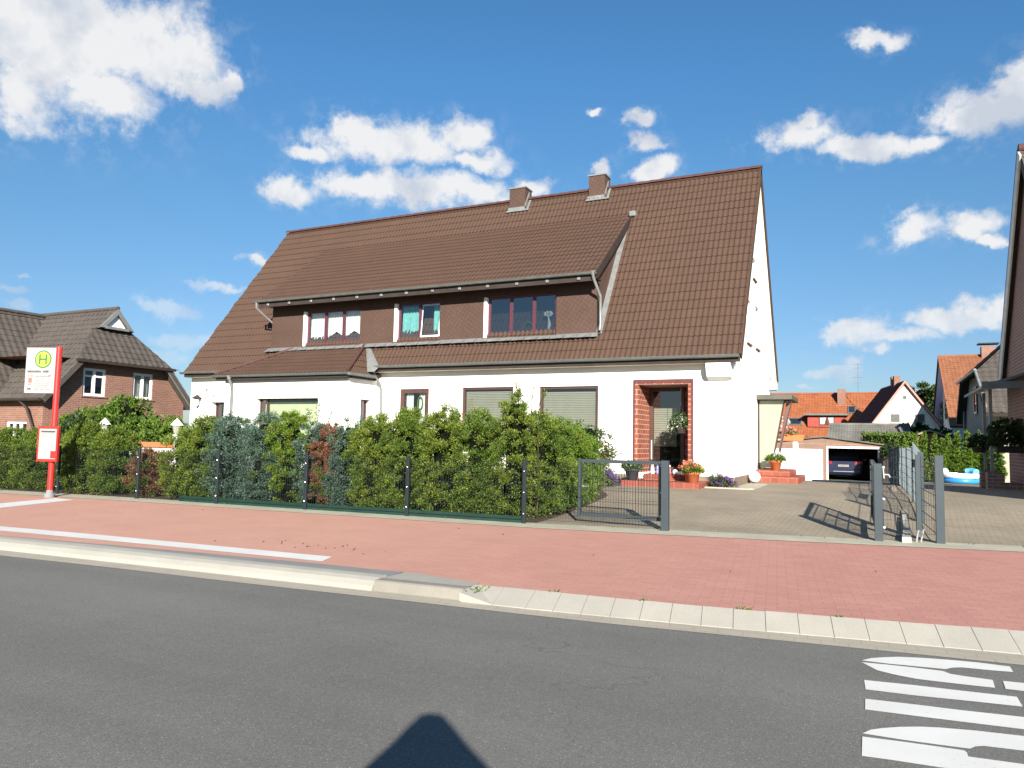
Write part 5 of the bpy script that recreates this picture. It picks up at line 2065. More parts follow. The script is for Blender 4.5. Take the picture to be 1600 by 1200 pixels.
for sg_, ey, uu in ((1, EYb, upf), (-1, BYb, Vector((0, -upf.y, upf.z)))):
    s_ = MB()
    tile_roof(s_, (-47, ey, EZb), 47 + BX + .45, uu, Lb, pitch=.3, row=.34, amp=.02, seg=4, thick=.16)
    # lower part runs to the verge, upper part is cut by the hip
    low, hi = MB(), MB()
    low.v, low.f, low.m = list(s_.v), list(s_.f), list(s_.m)
    hi.v, hi.f, hi.m = list(s_.v), list(s_.f), list(s_.m)
    low.clip([((0, 0, hipz0), (0, 0, 1))])
    hi.clip([((0, 0, hipz0), (0, 0, -1)), ((hx0, 0, hipz0), tuple(hn))]) if False else hi.clip([((0, 0, hipz0), (0, 0, -1)), ((BX + .40, 0, 0), (1, 0, 0))])
    for q in (low, hi):
        i0 = len(mb.v)
        mb.v += q.v
        mb.f += [tuple(k + i0 for k in f) for f in q.f]
        mb.m += q.m
# cut the hip corner of the two slopes, leaving the little gable above it
bm_src = mb
hipcut = MB()
a_, b_ = MB(), MB()
for part, pl_ in ((a_, [((0, 0, hipz0), (0, 0, 1))]), (b_, [((0, 0, hipz0), (0, 0, -1)), ((0, 0, hipz1), (0, 0, 1)), ((hx0, 0, hipz0), tuple(hn))])):
    part.v, part.f, part.m = list(bm_src.v), list(bm_src.f), list(bm_src.m)
    part.clip(pl_)
c_ = MB()
c_.v, c_.f, c_.m = list(bm_src.v), list(bm_src.f), list(bm_src.m)
c_.clip([((0, 0, hipz1), (0, 0, -1)), ((hx1 + .25, 0, 0), (1, 0, 0))])
mb = MB()
for q in (a_, b_, c_):
    i0 = len(mb.v)
    mb.v += q.v
    mb.f += [tuple(k + i0 for k in f) for f in q.f]
    mb.m += q.m
# the hip face itself
y0h = EYb + (hipz0 - EZb) / (RZb - EZb) * (RYb - EYb) - .25
y1h = BYb - (hipz0 - EZb) / (RZb - EZb) * (RYb - EYb) + .25
uph = Vector((hx1 - hx0, 0, hipz1 - hipz0)).normalized()
s_ = MB()
tile_roof(s_, (hx0, y0h, hipz0), y1h - y0h, uph, math.hypot(hx1 - hx0, hipz1 - hipz0), pitch=.3, row=.34, amp=.02, seg=4, u=(0, 1, 0), thick=.1)
s_.clip([((0, EYb, EZb + .10), tuple(nf)), ((0, BYb, EZb + .10), tuple(nbk))])
i0 = len(mb.v)
mb.v += s_.v
mb.f += [tuple(k + i0 for k in f) for f in s_.f]
mb.m += s_.m
# street wing with its ridge toward the road
WE = 3.05
upw = Vector((-WE, 0, RZb - .12 - EZb)).normalized()
for sg_, ux in ((1, upw), (-1, Vector((-upw.x, 0, upw.z)))):
    s_ = MB()
    tile_roof(s_, (wingX + sg_ * WE, 14.2, EZb), 8.2, ux, math.hypot(WE, RZb - .12 - EZb), pitch=.3, row=.34, amp=.02, seg=4, u=(0, 1, 0), thick=.16)
    s_.clip([((wingX + sg_ * WE, EYb, 0), Vector((-sg_ * (RYb - EYb) * -1 * -1, WE, 0)).normalized())]) if False else None
    i0 = len(mb.v)
    mb.v += s_.v
    mb.f += [tuple(k + i0 for k in f) for f in s_.f]
    mb.m += s_.m
rb_ = mb.build('roof', M_roofd, bh, True)
mb = MB()
mb.tube([(-46, RYb, RZb + .05), (hx1 + .25, RYb, RZb + .05)], .09, 8)
mb.build('ridge_cap', M_roofd, rb_, True)
MB().tube([(wingX, 13.2, RZb - .05), (wingX, RYb, RZb - .05)], .09, 8).build('ridge_cap', M_roofd, rb_, True)
mb = MB()
zz = hipz1 + .06
yy0 = EYb + (zz - EZb) / (RZb - EZb) * (RYb - EYb)
yy1 = BYb - (zz - EZb) / (RZb - EZb) * (RYb - EYb)
mb.poly([(hx1 + .16, yy0 + .25, zz), (hx1 + .16, yy1 - .25, zz), (hx1 + .16, RYb, RZb - .25)])
mb.build('gable_peak', M_whitep, bh)
mb = MB()
for ya, uu in ((EYb, 1), (BYb, -1)):
    yl = yy0 - .05 if uu == 1 else yy1 + .05
    mb.prism([(hx1 + .2, yl, zz - .02), (hx1 + .2, RYb, RZb + .02), (hx1 + .2, RYb, RZb - .26), (hx1 + .2, yl + uu * .22, zz - .02)], (.08, 0, 0))
mb.box(hx1 + .17, hx1 + .30, yy0 + .2, yy1 - .2, zz - .06, zz + .06)
mb.build('barge_board', M_zincl, bh)
mb = MB()
# lower verge boards: dark toward the street, pale on the far side
e0 = Vector((BX + .38, EYb, EZb))
t0 = Vector((BX + .38, EYb + (hipz0 - EZb) * .866, hipz0))
mb.prism([e0 + nf * .02, t0 + nf * .02, t0 - nf * .2, e0 - nf * .2], (.05, 0, 0))
mb.build('verge_board', M_zinc, bh)
e0 = Vector((BX + .38, BYb, EZb))
t0 = Vector((BX + .38, BYb - (hipz0 - EZb) * .866, hipz0))
mb = MB()
mb.prism([e0 + nbk * .02, t0 + nbk * .02, t0 - nbk * .22, e0 - nbk * .22], (.05, 0, 0))
mb.build('verge_board', M_zincl, bh, label='pale far verge board')
mb = MB()
mb.box(hx0 - .04, hx0 + .08, y0h, y1h, hipz0 - .13, hipz0 - .01)
mb.tube([(-47, EYb - .06, EZb - .02), (BX + .4, EYb - .06, EZb - .02)], .07, 8)
mb.build('gutter', M_dkwood, bh)
MB().tube([(-31.4, EYb - .05, EZb - .05), (-31.2, 18.4, 2.4), (-30.75, 18.52, 1.4), (-30.75, 18.52, 0)], .05, 8).build('downpipe', M_dkwood, bh, True)
for i, (a, b, c, d) in enumerate(B_ops):
    w = frame_x(MB(), a, b, c, d, BX - .12, .11, .07, ((a + b) / 2,), (d - .34,) if i == 0 else ())
    wo = w.build('window', M_whitep, bh)
    pane_x(a + .08, b - .08, c + .08, d - .08, BX - .085).build('pane', M_glassm if i == 0 else M_glass, wo)
    MB().box(BX - .1, BX + .05, a - .08, b + .08, c - .06, c - .002).build('sill', M_brickd, wo)
    bk = MB()
    bk.quad((BX - .6, a - .5, c - .4), (BX - .6, b + .5, c - .4), (BX - .6, b + .5, d + .3), (BX - .6, a - .5, d + .3))
    bk.build('room_backdrop', M_dark, wo)
    if i == 1:
        MB().box(BX - .16, BX - .10, a + .09, b - .09, d - .38, d - .09).build('roller_shutter', M_zincl, wo)
        MB().quad((BX - .2, a + .1, c + .1), (BX - .2, b - .1, c + .1), (BX - .2, b - .1, d - .3), (BX - .2, a + .1, d - .3)).build('curtain', M_lace, wo)
w = frame_y(MB(), -32.9, -31.45, 1.0, 1.85, 18.6 + .06, .10, .06, (-32.4, -31.95))
wo = w.build('window', M_whitep, bh)
pane_y(-32.8, -31.55, 1.1, 1.75, 18.7).build('pane', M_glassm, wo)

# white garden wall with clay coping and lantern posts
gw = thing('garden_wall', 'low white garden wall with clay tile coping left of the white house', 'wall', (-22.0, 17.1, .2))
MB().box(-25.0, -20.35, 17.0, 17.22, .1, 1.0).build('wall', M_white, gw)
mb = MB()
for k in range(23):
    x = -25.05 + k * .205
    mb.prism([(x, 16.93, 1.0), (x + .2, 16.93, 1.0), (x + .2, 17.11, 1.13), (x, 17.11, 1.13)], (0, 0, .03))
    mb.prism([(x, 17.29, 1.0), (x + .2, 17.29, 1.0), (x + .2, 17.11, 1.13), (x, 17.11, 1.13)], (0, 0, .03))
mb.build('coping', M_terra, gw)
for k, (x, lab) in enumerate(((-23.95, 'white lantern post at the left end of the clay-topped garden wall'), (-20.36, 'white lantern post beside the white house corner'))):
    t_ = thing('lantern_post', lab, 'lantern', (x, 16.8, .2), 'white lantern posts')
    mb = MB()
    mb.lathe((x, 16.8, .1), [(.14, 0), (.14, .1), (.07, .2), (.06, 1.15), (.10, 1.22), (.12, 1.3), (.05, 1.36)], 14)
    mb.build('post', M_whitep, t_, True)
    MB().lathe((x, 16.8, 1.46), [(.09, 0), (.14, .26), (.13, .27), (.08, .01)], 8).build('lamp_glass', MATS['milky_glass'], t_)
    MB().lathe((x, 16.8, 1.73), [(.20, 0), (.19, .02), (.07, .16), (.03, .2), (0, .24)], 8).build('lamp_roof', M_whitep, t_)
shrub('climbing_shrub', 'big bright green climbing shrub in front of the brick house gable, left mass', 'shrub', -26.6, 18.2, .2, 2.05, 2.6, 1.6, [L_vine, L_bright], 'round', 260, 30, .13, .035, 'climbing shrubs before the brick house', M_twig, [.6, .4], .2, .4, True, .1)
shrub('climbing_shrub', 'big bright green climbing shrub with tall top below the brick house windows', 'shrub', -25.2, 18.6, .2, 2.55, 2.0, 1.3, [L_vine, L_rose], 'round', 240, 30, .12, .032, 'climbing shrubs before the brick house', M_twig, [.6, .4], .25, .5, True, .1)
shrub('climbing_shrub', 'lower green shrub above the clay coping, nearest the white house', 'shrub', -22.9, 18.4, .2, 1.75, 2.3, 1.1, [L_vine, L_thuja], 'round', 220, 28, .11, .03, 'climbing shrubs before the brick house', M_twig, [.55, .45], .25, .5, True, .1)
shrub('climbing_shrub', 'dark shrub in the gap right behind the bus stop pole', 'shrub', -19.9, 13.2, .1, 1.75, 1.4, 1.0, [L_dark, L_thuja], 'round', 160, 28, .09, .024, 'climbing shrubs before the brick house', M_twig, [.7, .3], .2, .5, True, .1)

# ------------------------------------------------------------------ garage with the dark car
ga_ = thing('garage', 'low double garage with brown gable, white closed door and one open bay', 'garage', (-2.4, 44.1, -.35))
GY, gz = 44.1, -.36
mb = MB()
wall_y(mb, -7.0, .50, gz, 1.62, GY, [(-2.15, .28, gz - .1, 1.42, .2)], .2)
mb.poly([(-7.0, GY, 1.62), (.50, GY, 1.62), (.50, GY, 1.58), (-2.37, GY, 1.92), (-7.0, GY, 1.42)]) if False else mb.poly([(-5.6, GY, 1.623), (.50, GY, 1.623), (-2.37, GY, 1.93)])
mb.box(-7.0, -6.8, GY + .01, 51, gz, 1.6)
mb.box(.30, .50, GY + .21, 51, gz, 1.5)
mb.box(-7, .5, 50.8, 51, gz, 1.6)
mb.box(-2.42, -2.25, GY + .21, 50.8, gz, 1.6)
mb.build('wall', plain('brown_garage_render', (.21, .135, .10), .85, .2, var=.1), ga_)
mb = MB()
for s_, xe, ze in ((1, .75, 1.585), (-1, -7.3, 1.43)):
    a, b = (-2.37, 1.99), (xe, ze)
    mb.prism([(a[0], GY - .15, a[1]), (b[0], GY - .15, b[1]), (b[0], GY - .15, b[1] + .07), (a[0], GY - .15, a[1] + .07)], (0, 7.2, 0))
mb.build('roof', plain('grey_felt_roof', (.12, .115, .10), .9, .2, var=.25, scale=2), ga_)
mb = MB()
mb.box(-4.9, -2.43, GY - .03, GY - .002, gz, 1.32)
mb.build('closed_door', M_whitep, ga_)
mb = MB()
mb.box(-2.24, .36, GY - .035, GY - .002, 1.40, 1.50)
mb.box(-2.24, -2.16, GY - .035, GY - .002, gz, 1.397)
mb.box(.29, .36, GY - .035, GY - .002, .9, 1.397)
mb.build('door_frame', M_whitep, ga_)

car = thing('parked_car', 'dark blue estate car parked nose-in inside the open garage bay', 'car', (-1.44, 46.4, gz))
cx = -1.44
M_carp = plain('dark_blue_car_paint', (.022, .028, .055), .22, .6, var=.05)
mb = MB()
# cross-sections along the car from tail to nose: (y, half-width low, half-width belt, half-width roof, z sill, z belt, z roof)
secs = [(44.42, .78, .82, .70, .38, .86, .92), (44.46, .90, .93, .78, .26, .95, 1.02), (44.62, .93, .95, .68, .24, 1.0, 1.42), (44.95, .94, .95, .64, .24, 1.0, 1.63), (45.6, .94, .95, .63, .24, 1.0, 1.68), (46.6, .94, .94, .62, .24, .98, 1.64), (47.3, .94, .93, .64, .24, .97, 1.35), (47.9, .93, .92, .78, .25, .96, 1.02), (48.7, .90, .88, .72, .26, .85, .90), (48.95, .80, .78, .62, .32, .65, .70)]
rows = []
for (y, wl_, wb_, wr_, zs, zb, zr) in secs:
    half = [(0, zs), (wl_ * .9, zs), (wl_, zs + .1), (wb_ * 1.01, (zs + zb) / 2), (wb_, zb), (wr_ + (wb_ - wr_) * .12, zr - (zr - zb) * .12), (wr_ * .85, zr), (0, zr + .02)]
    ring = half + [(-a, b) for a, b in reversed(half[1:-1])]
    rows.append([(cx + a, y, gz + b) for a, b in ring])
mb.grid(rows, close=True)
mb.poly(list(reversed(rows[0])))
mb.poly(rows[-1])
body = mb.build('body', M_carp, car, True)
MB().poly([(cx - .70, 44.49, gz + 1.04), (cx + .70, 44.49, gz + 1.04), (cx + .60, 44.63, gz + 1.46), (cx - .60, 44.63, gz + 1.46)]).build('rear_window', plain('tinted_glass', (.01, .012, .014), .08, .6, var=0), body)
M_tail = plain('tail_lamp_red', (.36, .012, .014), .2, .6, var=.1)
for s_ in (-1, 1):
    MB().prism([(cx + s_ * .55, 44.40, gz + .84), (cx + s_ * .93, 44.45, gz + .82), (cx + s_ * .93, 44.45, gz + 1.0), (cx + s_ * .60, 44.42, gz + .98)], (0, .08, 0)).build('tail_light', M_tail, car)
    MB().bar((cx + s_ * .60, 44.75, gz + 1.66), (cx + s_ * .60, 46.5, gz + 1.70), .04, .04).build('roof_rail', M_zincl, car)
pt = MB().box(cx - .26, cx + .26, 44.385, 44.40, gz + .70, gz + .81).build('number_plate', M_sign, car)
mb = MB()
u = cx - .20
while u < cx + .20:
    mb.quad((u, 44.383, gz + .722), (u + .038, 44.383, gz + .722), (u + .038, 44.383, gz + .788), (u, 44.383, gz + .788))
    u += .062
o = mb.build('plate_characters', M_signtx, pt)
MB().box(cx - .86, cx + .86, 44.36, 44.50, gz + .34, gz + .60, .05).build('bumper', M_carp, car)
MB().box(cx - .5, cx + .5, 44.352, 44.362, gz + .44, gz + .46).build('chrome_strip', M_steel, car)
for s_ in (-1, 1):
    for y in (45.25, 48.0):
        wl_ = MB()
        rows = []
        for dx in (-.11, -.1, .1, .11):
            rr_ = .30 if abs(dx) > .105 else .33
            rows.append([(cx + s_ * .82 + dx, y + rr_ * math.cos(a), gz + .33 + rr_ * math.sin(a)) for a in [2 * math.pi * k / 20 for k in range(20)]])
        wl_.grid(rows, close=True)
        wo = wl_.build('wheel', M_dark, car)
        MB().poly([(cx + s_ * .935, y + .2 * math.cos(a), gz + .33 + .2 * math.sin(a)) for a in [2 * math.pi * k / 14 for k in range(14)]]).build('rim', M_zincl, wo)
for s_ in (-1, 1):
    MB().box(cx + s_ * 1.02 - .1, cx + s_ * 1.02 + .1, 47.0, 47.12, gz + 1.0, gz + 1.13, .03).build('mirror', M_carp, car)
for o_ in [car]:
    o_.location.y += 1.2
    o_.scale = (1.04, 1.04, 1.04)
    o_.location.x += .0
dk = thing('timber_screen', 'dark old timber screen overgrown with ivy right of the garage', 'fence', (.75, 43.5, -.35))
mb = MB()
for k in range(5):
    mb.box(.52 + k * .17, .52 + k * .17 + .15, 43.4 + rng.normal(0, .02), 43.46, gz, 1.55 + rng.normal(0, .06))
mb.build('boards', M_dkwood, dk)
bouquet(dk, 'ivy', .9, 43.4, .9, .45, .9, 700, [L_dark], .12, .04)

# ------------------------------------------------------------------ houses far behind
def gable_house(name, label, x0, x1, y0, y1, zb, ze, zr, wall_m, roof_m, axis='x', over=.3, pitch=.3):
    """axis: direction of the ridge"""
    t_ = thing(name, label, 'house', ((x0 + x1) / 2, (y0 + y1) / 2, zb))
    mb = MB()
    if axis == 'x':
        ym = (y0 + y1) / 2
        for X in (x0, x1):
            mb.poly([(X, y0, zb), (X, y1, zb), (X, y1, ze), (X, ym, zr - .1), (X, y0, ze)])
        for Y in (y0, y1):
            mb.quad((x0, Y, zb), (x1, Y, zb), (x1, Y, ze), (x0, Y, ze))
        mb.build('wall', wall_m, t_)
        k = (zr - ze) / (ym - y0)
        up = Vector((0, 1, k)).normalized()
        r = MB()
        L = math.hypot(ym - y0 + over, (ym - y0 + over) * k)
        tile_roof(r, (x0 - over, y0 - over, ze - over * k + .08), x1 - x0 + 2 * over, up, L, pitch=pitch, row=.36, amp=.025, seg=3, thick=.15)
        tile_roof(r, (x0 - over, y1 + over, ze - over * k + .08), x1 - x0 + 2 * over, Vector((0, -1, k)).normalized(), L, pitch=pitch, row=.36, amp=.025, seg=3, thick=.15)
        ro = r.build('roof', roof_m, t_, True)
        MB().tube([(x0 - over, ym, zr + .1), (x1 + over, ym, zr + .1)], .11, 8).build('ridge_cap', roof_m, ro, True)
    else:
        xm = (x0 + x1) / 2
        for Y in (y0, y1):
            mb.poly([(x0, Y, zb), (x1, Y, zb), (x1, Y, ze), (xm, Y, zr - .1), (x0, Y, ze)])
        for X in (x0, x1):
            mb.quad((X, y0, zb), (X, y1, zb), (X, y1, ze), (X, y0, ze))
        mb.build('wall', wall_m, t_)
        k = (zr - ze) / (xm - x0)
        L = math.hypot(xm - x0 + over, (xm - x0 + over) * k)
        r = MB()
        tile_roof(r, (x0 - over, y0 - over, ze - over * k + .08), y1 - y0 + 2 * over, Vector((1, 0, k)).normalized(), L, pitch=pitch, row=.36, amp=.025, seg=3, u=(0, 1, 0), thick=.15)
        tile_roof(r, (x1 + over, y0 - over, ze - over * k + .08), y1 - y0 + 2 * over, Vector((-1, 0, k)).normalized(), L, pitch=pitch, row=.36, amp=.025, seg=3, u=(0, 1, 0), thick=.15)
        ro = r.build('roof', roof_m, t_, True)
        MB().tube([(xm, y0 - over, zr + .1), (xm, y1 + over, zr + .1)], .11, 8).build('ridge_cap', roof_m, ro, True)
    return t_, ro


def win_far(t_, x0, x1, z0, z1, Y, fm, pm=None, mull=True):
    w = frame_y(MB(), x0, x1, z0, z1, Y - .05, .08, .048, ((x0 + x1) / 2,) if mull else ())
    wo = w.build('window', fm, t_)
    pane_y(x0 + .05, x1 - .05, z0 + .05, z1 - .05, Y - .02).build('pane', pm or M_glassm, wo)
    return wo


M_wwall = plain('warm_white_wall', (.70, .66, .56), .85, .2, var=.05)
M_shade = plain('shaded_pale_wall', (.55, .57, .60), .85, .2, var=.05)  # cool grey base colour carries the shade of the sunless gable
rh, rro = gable_house('red_roofed_house', 'long house with bright orange-red tile roof and red dormer behind the garage', -22, 3.4, 84.6, 94.7, -.4, 2.72, 7.36, M_wwall, M_roofo, 'x', .35)
kk = (7.36 - 2.72) / 5.05


def roof_y(z):
    return 84.6 + (z - 2.80) / kk


mb = MB()
mb.box(-6.16, -2.54, roof_y(3.67) - .3, roof_y(5.2) + .4, 3.6, 4.8)
dm = mb.build('dormer', plain('red_dormer_boards', (.30, .055, .04), .7, .3, var=.12), rh)
MB().box(-6.5, -2.2, roof_y(3.67) - .75, roof_y(5.45) + .2, 4.805, 5.0, .02).build('dormer_roof', M_zinc, dm)
YD = roof_y(3.67) - .305
wo = win_far(rh, -5.0, -3.5, 3.8, 4.68, YD, M_brownf, M_glass)
MB().poly([(-4.95, YD - .012, 3.86), (-4.5, YD - .012, 3.86), (-4.3, YD - .012, 4.62), (-4.95, YD - .012, 4.62)]).build('curtain', M_lace, wo)
MB().poly([(-3.95, YD - .012, 3.86), (-3.55, YD - .012, 3.86), (-3.55, YD - .012, 4.62), (-4.15, YD - .012, 4.62)]).build('curtain', M_lace, wo)


def skylight(t_, x0, x1, z0, z1, n_off=.12):
    a, b = Vector((x0, roof_y(z0), z0)), Vector((x1, roof_y(z1), z1))
    nn = Vector((0, -kk, 1)).normalized() * n_off
    p = [Vector((x0, roof_y(z0), z0)), Vector((x1, roof_y(z0), z0)), Vector((x1, roof_y(z1), z1)), Vector((x0, roof_y(z1), z1))]
    o = MB().prism([q + nn * .3 for q in p], nn * .7).build('skylight', M_zinc, t_)
    c = (p[0] + p[2]) / 2
    MB().poly([c + (q - c) * .8 + nn * 1.06 for q in p]).build('pane', M_glassm, o)


skylight(rh, -8.25, -6.75, 3.74, 4.5)
skylight(rh, -2.25, -1.5, 5.05, 5.9)
MB().box(-3.3, -2.5, roof_y(6.1), roof_y(6.1) + .8, 5.8, 7.85).build('chimney', M_brick, rro)
MB().box(-3.45, -2.35, roof_y(6.1) - .1, roof_y(6.1) - .004, 5.7, 6.05).build('chimney_flashing', M_zincl, rro)
mb = MB()
mb.tube([(-1.2, 87.2, 5.0), (-1.2, 87.2, 10.6)], .03, 6)
for z, L in ((10.4, .45), (10.0, .36), (9.0, .5), (8.4, .3)):
    mb.tube([(-1.2 - L, 87.2, z), (-1.2 + L, 87.2, z)], .014, 5)
mb.build('aerial', M_zinc, rro)
# garages of the next row: long grey roof with a white strip of wall below
gr, grr = gable_house('grey_roofed_outbuilding', 'low outbuilding with long weathered grey roof behind the garage', -2.45, 2.1, 56.0, 60.2, -.4, 2.0, 3.0, M_whitep, plain('grey_fibre_roof', (.135, .13, .115), .9, .2, var=.3, scale=1.2, bmp=.4, bscale=14), 'x', .3, .18)
MB().poly([(-2.46, 55.98, 1.98), (-2.46, 60.22, 1.98), (-2.46, 58.1, 2.98)]).build('gable_cladding', M_dkwood, gr)

wg = thing('white_gable_house', 'white gabled house with maroon tile roof and small attic window in the distance', 'house', (2.6, 75, -.4))
rot = R(10.8)


def W2(u, v, z):
    """u across the gable (right), v along the ridge away"""
    return (2.72 + u * math.cos(rot) - v * math.sin(rot) * -1 * -1, 74.5 + u * math.sin(rot) + v * math.cos(rot), z)


hw, ze, zr = 3.55, 2.6, 7.45
mb = MB()
for v in (0, 9):
    mb.poly([W2(-hw, v, -.4), W2(hw, v, -.4), W2(hw, v, ze), W2(0, v, zr - .08), W2(-hw, v, ze)])
for u in (-hw, hw):
    mb.quad(W2(u, 0, -.4), W2(u, 9, -.4), W2(u, 9, ze), W2(u, 0, ze))
mb.build('wall', M_wwall, wg)
r = MB()
k = (zr - ze) / hw
ud = Vector((-math.sin(rot), math.cos(rot), 0))
for s_ in (-1, 1):
    up = (Vector(W2(-s_, 0, 0)) - Vector(W2(0, 0, 0)) + Vector((0, 0, k))).normalized()
    tile_roof(r, Vector(W2(s_ * (hw + .3), -.25, ze - .3 * k + .06)), 9.5, up, math.hypot(hw + .3, (hw + .3) * k), pitch=.3, row=.36, amp=.025, seg=3, u=ud, thick=.15)
wro = r.build('roof', M_roofm, wg, True)
mb = MB()
mb.prism([W2(-hw - .3, -.28, ze - .3 * k), W2(0, -.28, zr + .1), W2(0, -.28, zr - .12), W2(-hw - .1, -.28, ze - .3 * k)], (0, .05, 0))
mb.prism([W2(hw + .3, -.28, ze - .3 * k), W2(0, -.28, zr + .1), W2(0, -.28, zr - .12), W2(hw + .1, -.28, ze - .3 * k)], (0, .05, 0))
mb.build('verge_board', plain('rosy_verge', (.42, .22, .17), .7, .3), wg)
for v in (2.6, 3.6):
    MB().prism([W2(-.25, v, zr - .3), W2(.25, v, zr - .3), W2(.25, v, zr + .75), W2(-.25, v, zr + .75)], (-.1, .5, 0)).build('chimney', M_brick, wro)
for (u0, u1, z0, z1, fm) in ((-1.25, -.35, 3.72, 4.6, M_whitep), (.75, 1.6, 3.72, 4.55, M_zincl), (-.22, .22, 5.75, 6.25, M_whitep)):
    mb = MB()
    for a, b, c, d in ((u0, u1, z0, z0 + .07), (u0, u1, z1 - .07, z1), (u0, u0 + .07, z0 + .07, z1 - .07), (u1 - .07, u1, z0 + .07, z1 - .07)):
        mb.prism([W2(a, -.03, c), W2(b, -.03, c), W2(b, -.03, d), W2(a, -.03, d)], (0, .026, 0))
    wo = mb.build('window', fm, wg)
    MB().poly([W2(u0 + .05, -.012, z0 + .05), W2(u1 - .05, -.012, z0 + .05), W2(u1 - .05, -.012, z1 - .05), W2(u0 + .05, -.012, z1 - .05)]).build('pane', M_glassm, wo)

oh, oro = gable_house('orange_roofed_house', 'tall house with steep weathered orange tile roof and shaded pale gable', 5.7, 16, 67.4, 87.4, -.4, 3.3, 9.85, M_shade, M_roofr, 'x', .12)
# narrow it to a steep single pitch as seen: windows on the pale gable
for (y0, y1, z0, z1) in ((70.5, 72.2, 4.0, 5.6), (74.9, 76.8, 4.0, 5.7)):
    w = frame_x(MB(), y0, y1, z0, z1, 5.63, .1, .06)
    wo = w.build('window', M_brownf, oh)
    pane_x(y0 + .08, y1 - .08, z0 + .08, z1 - .08, 5.64).build('pane', M_glassm, wo)
MB().box(8.95, 10.0, 76.9, 77.8, 8.9, 10.7).build('chimney', M_brick, oro)
MB().box(8.7, 10.3, 76.8, 77.9, 10.9, 11.0).build('chimney_cover', M_dkwood, oro)

dh = thing('dark_roofed_house', 'shaded beige house with dark half-hipped roof left of the right-hand brick house', 'house', (4.6, 41, -.3))
mb = MB()
mb.poly([(4.6, 36.6, -.4), (4.6, 46.3, -.4), (4.6, 46.3, 3.5), (4.6, 44.6, 5.0), (4.6, 38.6, 5.0), (4.6, 36.6, 3.5)])
mb.quad((4.6, 36.6, -.4), (12, 36.6, -.4), (12, 36.6, 3.5), (4.6, 36.6, 3.5))
mb.quad((4.6, 46.3, -.4), (12, 46.3, -.4), (12, 46.3, 3.5), (4.6, 46.3, 3.5))
mb.build('wall', plain('beige_wall', (.36, .32, .25), .85, .2, var=.12), dh)
mb = MB()
kd = (7.9 - 3.1) / 5.6
s_ = MB()
tile_roof(s_, (4.2, 35.85, 3.0), 8, Vector((0, 1, kd)).normalized(), math.hypot(5.6, 5.6 * kd), pitch=.3, row=.36, amp=.025, seg=3, thick=.18)
tile_roof(s_, (4.2, 47.05, 3.0), 8, Vector((0, -1, kd)).normalized(), math.hypot(5.6, 5.6 * kd), pitch=.3, row=.36, amp=.025, seg=3, thick=.18)
upp = Vector((2.6, 0, 2.6)).normalized()
nhip = Vector((-1, 0, 1)).normalized()
s_.clip([((4.2, 0, 4.95), tuple(nhip))])
s2 = MB()
tile_roof(s2, (4.15, 37.6, 4.98), 7.7, upp, 4.1, pitch=.3, row=.36, amp=.025, seg=3, u=(0, 1, 0), thick=.1)
s2.clip([((0, 35.85, 3.1), tuple(Vector((0, -kd, 1)).normalized())), ((0, 47.05, 3.1), tuple(Vector((0, kd, 1)).normalized()))])
for q in (s_, s2):
    i0 = len(mb.v)
    mb.v += q.v
    mb.f += [tuple(k + i0 for k in f) for f in q.f]
    mb.m += q.m
mb.build('roof', M_roofd, dh, True)
mb = MB()
mb.tube([(4.12, 37.7, 4.95), (4.12, 45.3, 4.95)], .07, 8)
mb.tube([(4.12, 37.7, 4.93), (4.2, 36.9, 4.2), (4.3, 36.1, 3.2)], .06, 8)
mb.tube([(4.4, 46.2, 4.6), (4.5, 46.2, 3.6), (4.5, 46.0, 0)], .06, 8)
mb.build('gutter', M_zincl, dh, True)
w = frame_x(MB(), 41.3, 42.3, 3.2, 4.5, 4.53, .1, .06)
wo = w.build('window', M_brownf, dh)
pane_x(41.4, 42.2, 3.3, 4.4, 4.56).build('pane', M_glassm, wo)
MB().box(4.54, 4.592, 37.2, 46.0, -.3, 2.0).build('plank_cladding', plain('blue_grey_planks', (.17, .21, .24), .8, .2, var=.15), dh)
MB().box(4.48, 4.535, 37.0, 46.2, 2.003, 2.12).build('cladding_cap', M_zinc, dh)

dh.scale = (1.35, 1.35, 1.35)
dh.location = (4.6 * 1.35, 41 * 1.35, 1.45 + 1.35 * (-.3 - 1.45))

# ------------------------------------------------------------------ neighbour house at the right edge
nh = thing('neighbour_house', 'dark brick gable house in shade at the right picture edge with entrance canopy', 'house', (5, 19, .3))
NX = 3.15
NRY, NRZ, NEY, NEZ = 19.15, 8.1, 22.9, 3.32
kN = (NRZ - NEZ) / (NEY - NRY)
mb = MB()
mb.poly([(NX, 15.75, 0), (NX, 22.5, 0), (NX, 22.5, NEZ + .3), (NX, NRY, NRZ - .2), (NX, 15.75, NEZ + .3)])
mb.quad((NX, 15.75, 0), (7.4, 15.75, 0), (7.4, 15.75, 3.4), (NX, 15.75, 3.4))
mb.quad((NX, 22.5, 0), (7.4, 22.5, 0), (7.4, 22.5, 3.4), (NX, 22.5, 3.4))
mb.build('wall', M_brickd, nh)
mb = MB()
LN = math.hypot(NEY - NRY, NRZ - NEZ)
tile_roof(mb, (NX - .1, NEY, NEZ), 4.5, Vector((0, -1, kN)).normalized(), LN, pitch=.3, row=.34, amp=.02, seg=3, thick=.16)
tile_roof(mb, (NX - .1, 2 * NRY - NEY, NEZ), 4.5, Vector((0, 1, kN)).normalized(), LN, pitch=.3, row=.34, amp=.02, seg=3, thick=.16)
mb.build('roof', M_roofd, nh, True)
MB().tube([(NX - .12, NRY, NRZ + .04), (7.5, NRY, NRZ + .04)], .11, 8).build('ridge_cap', M_ridge, nh, True)
nn = Vector((0, kN, 1)).normalized()
e, r_ = Vector((NX - .14, NEY, NEZ)), Vector((NX - .14, NRY, NRZ))
